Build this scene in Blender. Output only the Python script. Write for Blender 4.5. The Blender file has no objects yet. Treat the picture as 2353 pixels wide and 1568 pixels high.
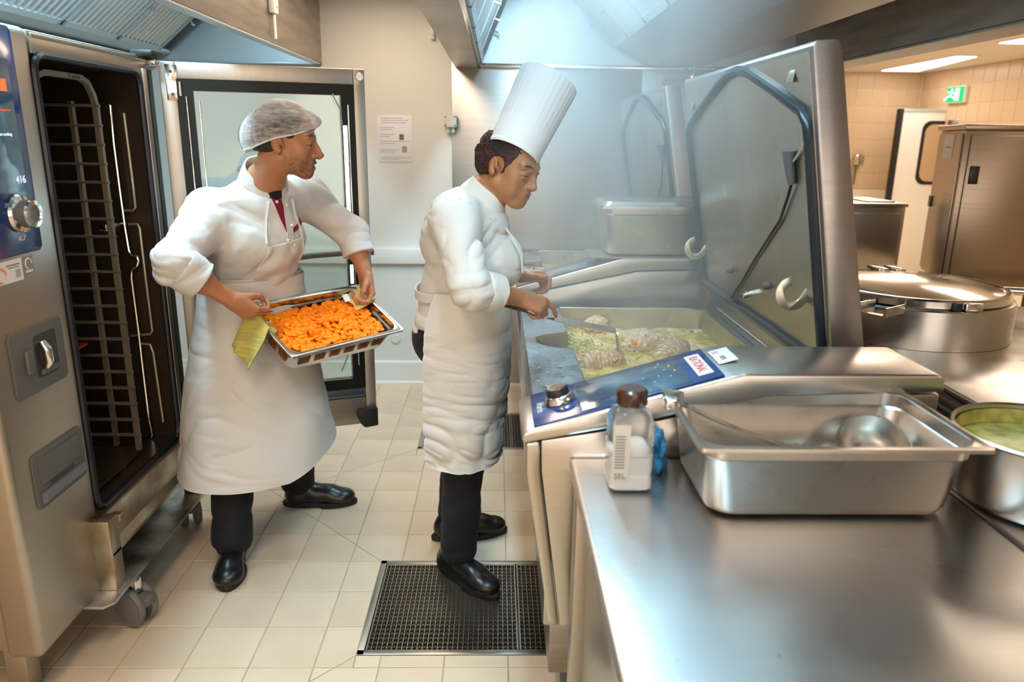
import bpy, bmesh, math, random
import numpy as np
from mathutils import Vector, Matrix
random.seed(7); rng = np.random.default_rng(7)
R = math.radians
SC = bpy.context.scene
COL = SC.collection

# ------------------------------------------------------------------ camera
def look_matrix(yaw, pit, rol, loc):
    f = Vector((math.sin(yaw)*math.cos(pit), math.cos(yaw)*math.cos(pit), -math.sin(pit)))
    r = Vector((math.cos(yaw), -math.sin(yaw), 0)); u = r.cross(f)
    r2 = r*math.cos(rol)+u*math.sin(rol); u2 = -r*math.sin(rol)+u*math.cos(rol)
    m = Matrix((r2, u2, -f)).transposed().to_4x4(); m.translation = loc
    return m
cam_d = bpy.data.cameras.new('camera'); cam = bpy.data.objects.new('camera', cam_d); COL.objects.link(cam)
cam.matrix_world = look_matrix(R(1.306), R(15.23), R(.756), (0, 0, 1.585))
cam_d.sensor_width = 36; cam_d.lens = 1724/2353*36; cam_d.clip_start = .05; cam_d.clip_end = 60
cam_d.dof.use_dof = True; cam_d.dof.focus_distance = 2.55; cam_d.dof.aperture_fstop = 2.8
SC.camera = cam

# ------------------------------------------------------------------ world, light, exposure
w = bpy.data.worlds.new('world'); SC.world = w; w.use_nodes = True
w.node_tree.nodes['Background'].inputs[0].default_value = (.9, .85, .78, 1)
w.node_tree.nodes['Background'].inputs[1].default_value = .3
SC.view_settings.view_transform = 'Standard'; SC.view_settings.look = 'None'
SC.view_settings.exposure = 0.12; SC.view_settings.gamma = 1
SC.view_settings.use_curve_mapping = False
SC.cycles.max_bounces = 8; SC.cycles.volume_bounces = 1; SC.cycles.volume_step_rate = 3; SC.cycles.volume_max_steps = 256
SC.cycles.caustics_reflective = False
WARM = (1, .80, .60); COOL = (.50, .82, 1)
def area(name, loc, size, size_y, power, col, rot=(0, 0, 0), spread=180):
    d = bpy.data.lights.new(name, 'AREA'); d.shape = 'RECTANGLE'; d.size = size; d.size_y = size_y
    d.energy = power; d.color = col; d.spread = R(spread)
    o = bpy.data.objects.new(name, d); COL.objects.link(o); o.location = loc; o.rotation_euler = rot
    return o
area('ceiling_lamp_light', (-.62, .9, 2.36), .35, 1.2, 15, WARM)
area('ceiling_lamp_light', (-.62, 3.6, 2.36), .35, 1.4, 17, WARM)
area('ceiling_lamp_light', (-1.2, -1.2, 2.36), 1.6, .8, 24, WARM)
area('ceiling_lamp_light', (2.9, 0.2, 2.36), .8, 1.6, 13, WARM)
area('ceiling_lamp_light', (3.2, 4.2, 2.36), .5, 1.6, 20, WARM)
area('ceiling_lamp_light', (3.4, 6.8, 2.36), .5, 1.6, 48, WARM)
area('front_fill_light', (.4, -2.5, 1.5), 4.2, 1.5, 48, (1, .88, .76), (R(90), 0, 0))  # added fill light behind the camera, brightens walls and faces
area('hood_lamp_light', (.11, 1.3, 2.385), .12, 1.2, 19, COOL)
area('hood_lamp_light', (.11, 3.3, 2.385), .12, 1.2, 22, COOL)
area('hood_lamp_light', (1.55, 1.3, 2.385), .12, 1.2, 19, COOL)
area('hood_lamp_light', (1.55, 3.3, 2.385), .12, 1.2, 20, COOL)
area('hood_lamp_light', (-1.30, 2.5, 2.33), .1, 2.2, 16, COOL, (0, R(90), 0))
area('hood_lamp_light', (.20, 2.3, 2.33), .1, 3.2, 9, COOL, (0, R(-90), 0))
area('hood_lamp_light', (-1.34, 2.5, 2.385), .12, 1.1, 34, COOL)

# ------------------------------------------------------------------ helpers: objects
def tag(o, label=None, cat=None, group=None, kind=None):
    if label: o['label'] = label
    if cat: o['category'] = cat
    if group: o['group'] = group
    if kind: o['kind'] = kind
    return o
def thing(name, label, cat, loc=(0, 0, 0), group=None):
    o = bpy.data.objects.new(name, None); COL.objects.link(o); o.location = loc; o.empty_display_size = .05
    return tag(o, label, cat, group)
def link(name, me, mat=None, parent=None, loc=None, smooth=None):
    if mat is not None and not me.materials: me.materials.append(mat)
    if smooth:
        me.polygons.foreach_set('use_smooth', [True]*len(me.polygons))
        if smooth < 170: me.set_sharp_from_angle(angle=R(smooth))
    o = bpy.data.objects.new(name, me); COL.objects.link(o)
    if parent is not None:
        o.parent = parent
        po = Vector((0, 0, 0)); q = parent
        while q is not None: po += q.location; q = q.parent
        # geometry is given in world coordinates: shift it back by the parents' offset
        o.location = -po if loc is None else Vector(loc)-po
    elif loc is not None: o.location = loc
    return o
def wloc(o):
    p = Vector((0, 0, 0))
    while o is not None: p += o.location; o = o.parent
    return p
class MB:
    """collects geometry; build() links it as one mesh object"""
    def __init__(s): s.bm = bmesh.new()
    def _x(s, vs, M):
        if M is not None: bmesh.ops.transform(s.bm, matrix=M, verts=vs)
    def box(s, x0, x1, y0, y1, z0, z1, bev=0, M=None, seg=2):
        r = bmesh.ops.create_cube(s.bm, size=1); vs = r['verts']
        bmesh.ops.scale(s.bm, vec=(abs(x1-x0), abs(y1-y0), abs(z1-z0)), verts=vs)
        bmesh.ops.translate(s.bm, vec=((x0+x1)/2, (y0+y1)/2, (z0+z1)/2), verts=vs)
        if bev > 0:
            es = list({e for v in vs for e in v.link_edges})
            g = bmesh.ops.bevel(s.bm, geom=es, offset=bev, segments=seg, affect='EDGES', profile=.5)
            vs = list({v for f in g['faces'] for v in f.verts} | {v for v in vs if v.is_valid})
        s._x(vs, M); return s
    def prism(s, pts, axis, a, b, bev=0, M=None, seg=2):
        """polygon pts (2D) extruded along axis from a to b. axis x: pts=(y,z); y: (x,z); z: (x,y)"""
        def mk(p, t):
            return {'x': (t, p[0], p[1]), 'y': (p[0], t, p[1]), 'z': (p[0], p[1], t)}[axis]
        v0 = [s.bm.verts.new(mk(p, a)) for p in pts]; v1 = [s.bm.verts.new(mk(p, b)) for p in pts]
        fs = [s.bm.faces.new(v0), s.bm.faces.new(v1[::-1])]
        n = len(pts)
        for i in range(n): fs.append(s.bm.faces.new((v0[i], v1[i], v1[(i+1) % n], v0[(i+1) % n])))
        vs = v0+v1
        bmesh.ops.recalc_face_normals(s.bm, faces=fs)
        if bev > 0:
            es = list({e for v in vs for e in v.link_edges})
            g = bmesh.ops.bevel(s.bm, geom=es, offset=bev, segments=seg, affect='EDGES', profile=.5)
            vs = list({v for f in g['faces'] for v in f.verts} | {v for v in vs if v.is_valid})
        s._x(vs, M); return s
    def loft(s, rings, cap0=False, cap1=False, closed=True, M=None):
        R_ = [[s.bm.verts.new(p) for p in r] for r in rings]
        n = len(rings[0])
        for a, b in zip(R_[:-1], R_[1:]):
            for i in range(n if closed else n-1):
                j = (i+1) % n
                s.bm.faces.new((a[i], a[j], b[j], b[i]))
        if cap0: s.bm.faces.new(R_[0][::-1])
        if cap1: s.bm.faces.new(R_[-1])
        s._x([v for r in R_ for v in r], M); return s
    def tube(s, pts, rad, n=10, closed=False, cap=True, flat=None, up0=None):
        """swept round (or flat=(w,h)) section along pts"""
        P = [Vector(p) for p in pts]; m = len(P); rings = []
        rs = rad if isinstance(rad, (list, tuple)) else [rad]*m
        up = Vector(up0) if up0 else None
        for i, p in enumerate(P):
            if closed: t = P[(i+1) % m]-P[i-1]
            else: t = P[min(i+1, m-1)]-P[max(i-1, 0)]
            t.normalize()
            if up is None:
                up = Vector((0, 0, 1)) if abs(t.z) < .9 else Vector((0, 1, 0))
            x = t.cross(up)
            if x.length < 1e-4: x = t.orthogonal()
            x.normalize(); y = x.cross(t).normalized(); up = y
            if flat:
                w_, h_ = flat
                rings.append([p+x*sx*w_/2+y*sy*h_/2 for sx, sy in ((1, 1), (-1, 1), (-1, -1), (1, -1))])
            else:
                rings.append([p+(x*math.cos(2*math.pi*k/n)+y*math.sin(2*math.pi*k/n))*rs[i] for k in range(n)])
        if closed: rings.append(rings[0])
        s.loft(rings, cap and not closed, cap and not closed)
        if closed: bmesh.ops.remove_doubles(s.bm, verts=s.bm.verts, dist=1e-6)
        return s
    def lathe(s, prof, n=32, M=None, cap=False):
        """profile (r,z) revolved about z"""
        rings = [[(max(r, 1e-5)*math.cos(2*math.pi*k/n), max(r, 1e-5)*math.sin(2*math.pi*k/n), z) for k in range(n)] for r, z in prof]
        return s.loft(rings, M=M, cap0=cap, cap1=cap)
    def cyl(s, a, b, r, n=20, r2=None):
        return s.tube([a, b], [r, r if r2 is None else r2], n)
    def ball(s, c, r, sc=(1, 1, 1), n=16, M=None):
        g = bmesh.ops.create_uvsphere(s.bm, u_segments=n, v_segments=max(6, n//2), radius=r)
        bmesh.ops.scale(s.bm, vec=sc, verts=g['verts']); bmesh.ops.translate(s.bm, vec=c, verts=g['verts'])
        s._x(g['verts'], M); return s
    def build(s, name, mat, parent=None, smooth=35, loc=None, M=None):
        if M is not None: bmesh.ops.transform(s.bm, matrix=M, verts=s.bm.verts)
        bmesh.ops.recalc_face_normals(s.bm, faces=s.bm.faces)
        me = bpy.data.meshes.new(name); s.bm.to_mesh(me); s.bm.free()
        return link(name, me, mat, parent, loc, smooth)
def rrect(hx, hy, r, n=6, cx=0, cy=0, z=0):
    pts = []
    for q, (sx, sy) in enumerate(((1, 1), (-1, 1), (-1, -1), (1, -1))):
        for k in range(n+1):
            a = math.pi/2*(q+k/n)
            pts.append((cx+sx*(hx-r)+r*math.cos(a), cy+sy*(hy-r)+r*math.sin(a), z))
    return pts
def arc(cx, cy, r, a0, a1, n=8):
    return [(cx+r*math.cos(R(a0+(a1-a0)*k/n)), cy+r*math.sin(R(a0+(a1-a0)*k/n))) for k in range(n+1)]
def text(name, body, size, M, mat, parent, ext=.0004, align='CENTER', sx=1.0):
    c = bpy.data.curves.new(name, 'FONT'); c.body = body; c.size = size; c.extrude = ext; c.align_x = align; c.align_y = 'CENTER'
    c.resolution_u = 3
    o = bpy.data.objects.new(name, c); COL.objects.link(o)
    me = bpy.data.meshes.new_from_object(o); bpy.data.objects.remove(o); bpy.data.curves.remove(c)
    me.name = name
    me.transform(M @ Matrix.Diagonal((sx, 1, 1, 1)))
    me.materials.clear()
    return link(name, me, mat, parent)
def frame(o, x, y, z=None):
    """matrix with local x along x, local y along y, at o"""
    x = Vector(x).normalized(); y = Vector(y); z = x.cross(y).normalized(); y = z.cross(x)
    m = Matrix((x, y, z)).transposed().to_4x4(); m.translation = o
    return m
def copy_tree(o, parent=None):
    c = o.copy(); COL.objects.link(c)
    if parent is not None: c.parent = parent
    for ch in list(o.children): copy_tree(ch, c)
    return c

# ------------------------------------------------------------------ helpers: materials
def mat(name, col, rough=.5, metal=0, bump=0, bscale=50, var=0, vscale=6, spec=.5, emit=None, estr=0, stretch=(1, 1, 1), trans=0, ior=1.45, alpha=None, sheen=0, sss=0, col2=None, rvar=0, attr=None, coat=0):
    m = bpy.data.materials.new(name); m.use_nodes = True; nt = m.node_tree; N = nt.nodes; L = nt.links
    b = N['Principled BSDF']; b.inputs['Base Color'].default_value = (*col, 1); b.inputs['Roughness'].default_value = rough
    b.inputs['Metallic'].default_value = metal; b.inputs['IOR'].default_value = ior
    b.inputs['Specular IOR Level'].default_value = spec
    if trans: b.inputs['Transmission Weight'].default_value = trans
    if alpha is not None: b.inputs['Alpha'].default_value = alpha
    if sheen: b.inputs['Sheen Weight'].default_value = sheen
    if coat: b.inputs['Coat Weight'].default_value = coat; b.inputs['Coat Roughness'].default_value = .08
    if sss: b.inputs['Subsurface Weight'].default_value = sss; b.inputs['Subsurface Radius'].default_value = (.012, .004, .002); b.inputs['Subsurface Scale'].default_value = 1
    if emit: b.inputs['Emission Color'].default_value = (*emit, 1); b.inputs['Emission Strength'].default_value = estr
    tc = N.new('ShaderNodeTexCoord'); mp = N.new('ShaderNodeMapping'); mp.inputs['Scale'].default_value = stretch
    L.new(tc.outputs['Object'], mp.inputs[0])
    if bump:
        n = N.new('ShaderNodeTexNoise'); n.inputs['Scale'].default_value = bscale; n.inputs['Detail'].default_value = 4
        bp = N.new('ShaderNodeBump'); bp.inputs['Strength'].default_value = bump; bp.inputs['Distance'].default_value = .002
        L.new(mp.outputs[0], n.inputs['Vector']); L.new(n.outputs[0], bp.inputs['Height']); L.new(bp.outputs[0], b.inputs['Normal'])
    src = None
    if attr:
        a = N.new('ShaderNodeAttribute'); a.attribute_name = attr; src = a.outputs['Color']; L.new(src, b.inputs['Base Color'])
    if var or col2:
        n = N.new('ShaderNodeTexNoise'); n.inputs['Scale'].default_value = vscale; n.inputs['Detail'].default_value = 5
        L.new(mp.outputs[0] if stretch != (1, 1, 1) else tc.outputs['Object'], n.inputs['Vector'])
        mx = N.new('ShaderNodeMix'); mx.data_type = 'RGBA'
        c2 = col2 if col2 else tuple(c*(1-var) for c in col)
        rmp = N.new('ShaderNodeValToRGB'); rmp.color_ramp.elements[0].position = .35; rmp.color_ramp.elements[1].position = .65
        L.new(n.outputs[0], rmp.inputs[0]); L.new(rmp.outputs[0], mx.inputs[0])
        mx.inputs[6].default_value = (*col, 1); mx.inputs[7].default_value = (*c2, 1)
        if src is not None: L.new(src, mx.inputs[6])
        L.new(mx.outputs[2], b.inputs['Base Color'])
        if rvar:
            mr = N.new('ShaderNodeMapRange'); mr.inputs[3].default_value = max(.02, rough-rvar); mr.inputs[4].default_value = rough+rvar
            L.new(n.outputs[0], mr.inputs[0]); L.new(mr.outputs[0], b.inputs['Roughness'])
    return m
def steel(name, col=(.62, .60, .57), rough=.28, brush=(1, 1, 60), rvar=.1, var=.12, vscale=3, bump=.06, bs=8):
    bump *= .5; var *= .4; rvar *= .5
    return mat(name, col, rough, 1, bump, bs, var, vscale, rvar=rvar, stretch=brush)
def add_smudges(m, lo=.1, hi=.5, scale=4):
    nt = m.node_tree; N = nt.nodes; L = nt.links; b = N['Principled BSDF']
    tc = N.new('ShaderNodeTexCoord'); n = N.new('ShaderNodeTexNoise'); n.inputs['Scale'].default_value = scale; n.inputs['Detail'].default_value = 3; n.inputs['Distortion'].default_value = .4
    mr = N.new('ShaderNodeMapRange'); mr.inputs[1].default_value = .2; mr.inputs[2].default_value = .85; mr.inputs[3].default_value = lo; mr.inputs[4].default_value = hi
    L.new(tc.outputs['Object'], n.inputs['Vector']); L.new(n.outputs[0], mr.inputs[0]); L.new(mr.outputs[0], b.inputs['Roughness'])
    return m

S_v = steel('brushed_steel_vertical', col=(.47, .44, .40), brush=(40, 40, 1), rough=.42)
S_h = steel('brushed_steel_horizontal', brush=(2, 2, 60), rough=.3)
S_top = add_smudges(steel('worktop_steel', col=(.66, .66, .66), brush=(2, 40, 2), rough=.3, var=.08), .24, .36, 5)
S_wall = add_smudges(steel('wall_steel', col=(.50, .48, .455), brush=(1, 1, 30), rough=.4, var=.18, vscale=2), .3, .5, 2.5)
S_hood = steel('hood_steel', col=(.62, .70, .74), brush=(1, 30, 1), rough=.4, var=.1)
S_hood.node_tree.nodes['Principled BSDF'].inputs['Metallic'].default_value = .6
S_dull = steel('dull_steel', col=(.45, .41, .36), brush=(1, 1, 20), rough=.42, var=.3, vscale=4)
S_pan = add_smudges(steel('worn_pan_steel', col=(.56, .51, .46), brush=(3, 3, 3), rough=.3, var=.1, bs=60), .24, .36, 12)
S_pol = steel('polished_steel', col=(.72, .71, .69), rough=.13, rvar=.05, bump=0, var=.04)
S_grate = steel('grating_steel', col=(.50, .47, .42), rough=.35, bump=0)
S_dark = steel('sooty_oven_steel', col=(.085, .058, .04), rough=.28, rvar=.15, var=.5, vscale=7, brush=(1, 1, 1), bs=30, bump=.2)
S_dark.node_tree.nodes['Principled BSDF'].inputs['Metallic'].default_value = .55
BLACK = mat('black_rubber', (.012, .012, .013), .5)
BLKPL = mat('black_plastic', (.02, .02, .022), .35)
GREYPL = mat('dark_grey_plastic', (.13, .13, .13), .45)
GREYWH = mat('grey_wheel_plastic', (.2, .19, .18), .55, var=.2)
WHITEPL = mat('white_plastic', (.8, .78, .74), .4)
NAVY = mat('navy_glass_panel', (.008, .045, .19), .18, coat=.4)
SCREEN = mat('touch_screen', (.02, .05, .09), .12, emit=(.05, .14, .22), estr=.25, coat=.5)
SCREEN2 = mat('touch_screen_grey', (.06, .08, .09), .2, coat=.5)
RED = mat('logo_red', (.62, .03, .03), .4)
WHITE = mat('print_white', (.85, .84, .82), .5)
INK = mat('print_grey_ink', (.28, .27, .27), .6)
WALLP = mat('wall_paint', (.80, .765, .71), .55, bump=.05, bscale=120, var=.03, vscale=1.5)
TRIM = mat('white_trim', (.84, .82, .79), .4)
CEILM = mat('ceiling_paint', (.80, .77, .73), .7)
GROUT = mat('floor_grout', (.56, .42, .25), .8, var=.3, vscale=9)
GLASS = mat('door_glass', (.86, .93, .91), .02, trans=1, ior=1.45)
YELLOW = mat('yellow_gas_paint', (.75, .43, .03), .4)

# ================================================================== SETTING
def plane_box(name, x0, x1, y0, y1, z0, z1, m, parent=None):
    o = MB().box(x0, x1, y0, y1, z0, z1).build(name, m, parent, smooth=0)
    if parent is None: o['kind'] = 'structure'
    return o
CEIL = 2.4
plane_box('ceiling', -2.7, 5.3, -2.6, 9.7, CEIL, CEIL+.1, CEILM)
wall_back = plane_box('wall_back', -2.7, 1.93, 4.71, 4.86, 0, CEIL, WALLP)
plane_box('wall_left', -2.7, -2.6, -2.6, 4.71, 0, CEIL, WALLP)
plane_box('wall_front', -2.7, 5.3, -2.7, -2.6, 0, CEIL, WALLP)
plane_box('wall_partition', 1.83, 1.93, 4.86, 9.6, 0, CEIL, WALLP)
for x0, x1, n in ((-2.6, -.27, 'baseboard_back'),):
    b = MB().prism([(4.71, .0), (4.688, .0), (4.688, .02), (4.696, .03), (4.696, .155), (4.702, .165), (4.71, .165)], 'x', x0, x1).build(n, TRIM, smooth=0); b['kind'] = 'structure'
b = MB().box(-2.6, -.27, 4.672, 4.71, .807, .903, bev=.006).build('trim_1', TRIM); b['kind'] = 'structure'
b = MB().box(-2.6, .6, 4.698, 4.7098, .0, .03).build('trim_2', TRIM); b['kind'] = 'structure'
# steel cladding behind the cooking range
pn = thing('wall_cladding', 'dull brushed steel wall cladding behind the cooking range', 'wall panel', (0, 4.705, 0)); pn['kind'] = 'structure'
MB().box(-.27, .86, 4.697, 4.708, .02, 2.05, bev=.001).build('panel', S_wall, pn)
MB().box(.863, 1.93, 4.697, 4.708, .02, 2.05, bev=.001).build('panel', S_wall, pn)
# far room: tiled walls
TILEW = mat('wall_tile', (.70, .52, .34), .25, var=.08, vscale=2)
TGR = mat('wall_tile_grout', (.85, .76, .62), .7)
wf = plane_box('wall_far', 1.8, 5.4, 9.6, 9.75, 0, CEIL, TGR)
wr = plane_box('wall_right', 5.215, 5.35, -2.6, 9.6, 0, CEIL, TGR)
def tile_mesh(hx, hy, t=.004, b=.002):
    me = bpy.data.meshes.new('tile')
    v = [(-hx, -hy, 0), (hx, -hy, 0), (hx, hy, 0), (-hx, hy, 0)]+[(-hx, -hy, t-b), (hx, -hy, t-b), (hx, hy, t-b), (-hx, hy, t-b)]
    v += [(-hx+b, -hy+b, t), (hx-b, -hy+b, t), (hx-b, hy-b, t), (-hx+b, hy-b, t)]
    f = [(8, 9, 10, 11)]
    for k in (0, 4):
        for i in range(4): f.append((k+i, k+(i+1) % 4, k+4+(i+1) % 4, k+4+i))
    me.from_pydata(v, [], f); return me
tm = tile_mesh(.0965, .0965, .006)
def wtile(x, y, z, rot, parent):
    o = link('tile', tm, TILEW, parent, (x, y, z)); o.rotation_euler = rot
for i in range(9):
    for k in range(7): wtile(5.1-.2*i, 9.6, 2.3-.2*k, (R(90), 0, 0), wf)
for i in range(19):
    for k in range(7): wtile(5.215, 9.5-.2*i, 2.3-.2*k, (R(90), 0, R(-90)), wr)
b = MB().box(1.93, 4.6, 9.50, 9.6, .72, .86, bev=.01).build('trim_3', TRIM); b['kind'] = 'structure'

# floor slab around the two grating pits, and its tiles
GX0, GX1, GY0, GY1 = -.432, .30, 2.032, 2.576
HX0, HX1, HY0, HY1 = -.405, .34, 3.655, 4.184
TILEF = mat('floor_tile', (.82, .63, .45), .42, var=.1, vscale=3, bump=.1, bscale=200, rvar=.08)
nt = TILEF.node_tree; oi = nt.nodes.new('ShaderNodeObjectInfo'); hs = nt.nodes.new('ShaderNodeHueSaturation')
mrr = nt.nodes.new('ShaderNodeMapRange'); mrr.inputs[3].default_value = .94; mrr.inputs[4].default_value = 1.05
nt.links.new(oi.outputs['Random'], mrr.inputs[0]); nt.links.new(mrr.outputs[0], hs.inputs['Value'])
bs = nt.nodes['Principled BSDF']; prev = bs.inputs['Base Color'].links[0].from_socket
nt.links.new(prev, hs.inputs['Color']); nt.links.new(hs.outputs[0], bs.inputs['Base Color'])
FLOORP = mat('floor_far_tiles', (.74, .58, .38), .45)
m = MB()
xs = [-2.7, HX0, GX0, GX1, HX1, 5.4]; ys = [-2.7, GY0, GY1, HY0, HY1, 9.7]
xs = sorted(xs)
for a, b_ in zip(xs[:-1], xs[1:]):
    for c, d in zip(ys[:-1], ys[1:]):
        mx, my = (a+b_)/2, (c+d)/2
        if GX0 < mx < GX1 and GY0 < my < GY1: continue
        if HX0 < mx < HX1 and HY0 < my < HY1: continue
        m.box(a, b_, c, d, -.12, -.002)
floor = m.build('floor', GROUT, smooth=0); floor['kind'] = 'structure'
def clip(poly, n, d):
    out = []
    for i, p in enumerate(poly):
        q = poly[(i+1) % len(poly)]; a = p[0]*n[0]+p[1]*n[1]-d; b = q[0]*n[0]+q[1]*n[1]-d
        if a >= 0: out.append(p)
        if (a > 0) != (b > 0) and abs(a-b) > 1e-9:
            t = a/(a-b); out.append((p[0]+(q[0]-p[0])*t, p[1]+(q[1]-p[1])*t))
    return out
def parea(p): return abs(sum(p[i][0]*p[(i+1) % len(p)][1]-p[(i+1) % len(p)][0]*p[i][1] for i in range(len(p))))/2
def inset(poly, g):
    cx = sum(p[0] for p in poly)/len(poly); cy = sum(p[1] for p in poly)/len(poly)
    out = list(poly)
    for i, p in enumerate(poly):
        q = poly[(i+1) % len(poly)]; dx, dy = q[0]-p[0], q[1]-p[1]; L_ = math.hypot(dx, dy)
        if L_ < 1e-6: continue
        n = (-dy/L_, dx/L_)
        if (cx-p[0])*n[0]+(cy-p[1])*n[1] < 0: n = (-n[0], -n[1])
        out = clip(out, n, p[0]*n[0]+p[1]*n[1]+g)
    return out
def sub_rect(poly, r):
    x0, x1, y0, y1 = r; outs = []; rest = poly
    for n, d in (((-1, 0), -x0), ((1, 0), x1), ((0, -1), -y0), ((0, 1), y1)):
        o = clip(rest, n, d)
        if len(o) > 2 and parea(o) > 4e-4: outs.append(o)
        rest = clip(rest, (-n[0], -n[1]), -d)
        if len(rest) < 3: break
    return outs
def poly_tile(poly):
    p = inset(poly, .0016); p2 = inset(poly, .0034)
    if len(p) < 3 or len(p) != len(p2) or parea(p) < 3e-4: return
    cx = sum(q[0] for q in p)/len(p); cy = sum(q[1] for q in p)/len(p); n = len(p)
    v = [(x-cx, y-cy, -.003) for x, y in p]+[(x-cx, y-cy, -.001) for x, y in p]+[(x-cx, y-cy, 0) for x, y in p2]
    f = [tuple(range(2*n, 3*n))]+[(k+i, k+(i+1) % n, k+n+(i+1) % n, k+n+i) for k in (0, n) for i in range(n)]
    me = bpy.data.meshes.new('tile'); me.from_pydata(v, [], f); me.validate()
    link('tile', me, TILEF, floor, (cx, cy, 0))
full = tile_mesh(.0984, .0984, .003, .0018); full.transform(Matrix.Translation((0, 0, -.003)))
DIAG = [((-.432, 2.576), (-1, 1), .62), ((-.432, 2.032), (-1, -1), .5), ((-.405, 3.655), (-1, -.9), .5), ((-.405, 4.184), (-1, .9), .45)]
X0, Y0 = -.5526, 4.376
for i in range(-8, 7):
    for j in range(-15, 3):
        x0, y0 = X0+.2*i, Y0+.2*j; x1, y1 = x0+.2, y0+.2
        y1 = min(y1, 4.70)
        if y1-y0 < .02 or x0 < -2.3: continue
        poly = [(x0, y0), (x1, y0), (x1, y1), (x0, y1)]; polys = [poly]
        for r in ((GX0, GX1, GY0, GY1), (HX0, HX1, HY0, HY1)):
            if x1 > r[0] and x0 < r[1] and y1 > r[2] and y0 < r[3]:
                polys = [q for p in polys for q in sub_rect(p, r)]
        for (sx, sy), (dx, dy), ln in DIAG:
            new = []
            for p in polys:
                cx = sum(q[0] for q in p)/len(p); cy = sum(q[1] for q in p)/len(p)
                t = ((cx-sx)*dx+(cy-sy)*dy)/(dx*dx+dy*dy)
                nrm = (-dy, dx); d = nrm[0]*sx+nrm[1]*sy
                if 0 < t < ln and abs(nrm[0]*cx+nrm[1]*cy-d) < .2:
                    a_, b_ = clip(p, nrm, d), clip(p, (-nrm[0], -nrm[1]), -d)
                    if len(a_) > 2 and len(b_) > 2 and parea(a_) > 5e-4 and parea(b_) > 5e-4: new += [a_, b_]; continue
                new.append(p)
            polys = new
        if len(polys) == 1 and polys[0] == poly and abs(y1-y0-.2) < 1e-6:
            link('tile', full, TILEF, floor, ((x0+x1)/2, (y0+y1)/2, 0))
        else:
            for p in polys: poly_tile(p)
# tiles too far off or out of the picture: one thin layer each side
b = MB().box(.86, 5.2, -2.6, 9.6, -.003, 0); b.box(-2.6, -2.16, -2.6, 4.7, -.003, 0); b.box(-2.15, .85, -2.6, 1.37, -.003, 0)
b.build('floor_layer', FLOORP, floor, smooth=0)

# floor gratings
def grating(label, x0, x1, y0, y1, split, drain):
    t = thing('floor_grate', label, 'floor grate', (x0, y0, 0), None)
    m = MB(); fw = .022
    for a in ((x0, x1, y0, y0+fw), (x0, x1, y1-fw, y1), (x0, x0+fw, y0, y1), (x1-fw, x1, y0, y1)): m.box(*a, -.012, .0025, bev=.001)
    m.build('frame', S_grate, t)
    basin = mat('basin_steel', (.42, .37, .30), .4, .8, var=.2)
    m = MB(); xi0, xi1, yi0, yi1 = x0+fw, x1-fw, y0+fw, y1-fw
    m.box(x0, x1, y0, y1, -.125, -.12); m.box(x0, x0+.004, y0, y1, -.12, -.01); m.box(x1-.004, x1, y0, y1, -.12, -.01); m.box(x0, x1, y0, y0+.004, -.12, -.01); m.box(x0, x1, y1-.004, y1, -.12, -.01)
    m.build('basin', basin, t, smooth=0)
    cuts = [xi0, *split, xi1]
    for a, b_ in zip(cuts[:-1], cuts[1:]):
        m = MB(); a += .003; b_ -= .003
        for q in (a, b_-.004): m.box(q, q+.004, yi0, yi1, -.025, -.001)
        for q in (yi0+.001, yi1-.005): m.box(a, b_, q, q+.004, -.025, -.001)
        m.build('grate_border', S_grate, t, smooth=0)
        m = MB(); n = max(2, round((b_-a)/.0165))
        for k in range(1, n): x = a+(b_-a)*k/n; m.box(x-.0009, x+.0009, yi0, yi1, -.024, -.0012)
        n = round((yi1-yi0)/.0225)
        for k in range(1, n):
            y = yi0+(yi1-yi0)*k/n
            m.box(a, b_, y-.001, y+.001, -.024, -.007)
            # notched top edge of the cross bar
            nn = max(2, round((b_-a)/.0165))
            for q in range(nn):
                xx = a+(b_-a)*(q+.5)/nn; m.box(xx-.003, xx+.003, y-.001, y+.001, -.007, -.003)
        o = m.build('grate_bars', S_grate, t, smooth=0); o['kind'] = 'stuff'
    if drain:
        m = MB(); dx, dy = drain
        m.cyl((dx, dy, -.1205), (dx, dy, -.09), .075, 28)
        for k in range(-3, 4):
            m.box(dx-.06, dx+.06, dy+k*.017-.004, dy+k*.017+.004, -.09, -.086)
        m.build('drain_cover', S_grate, t)
    return t
grating('steel floor grating under the near shoe of the chef at the pan', GX0, GX1, GY0, GY1, (.083,), (-.26, 2.22))
grating('farther steel floor grating behind the legs of the chef at the pan', HX0, HX1, HY0, HY1, (.09,), None)

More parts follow.
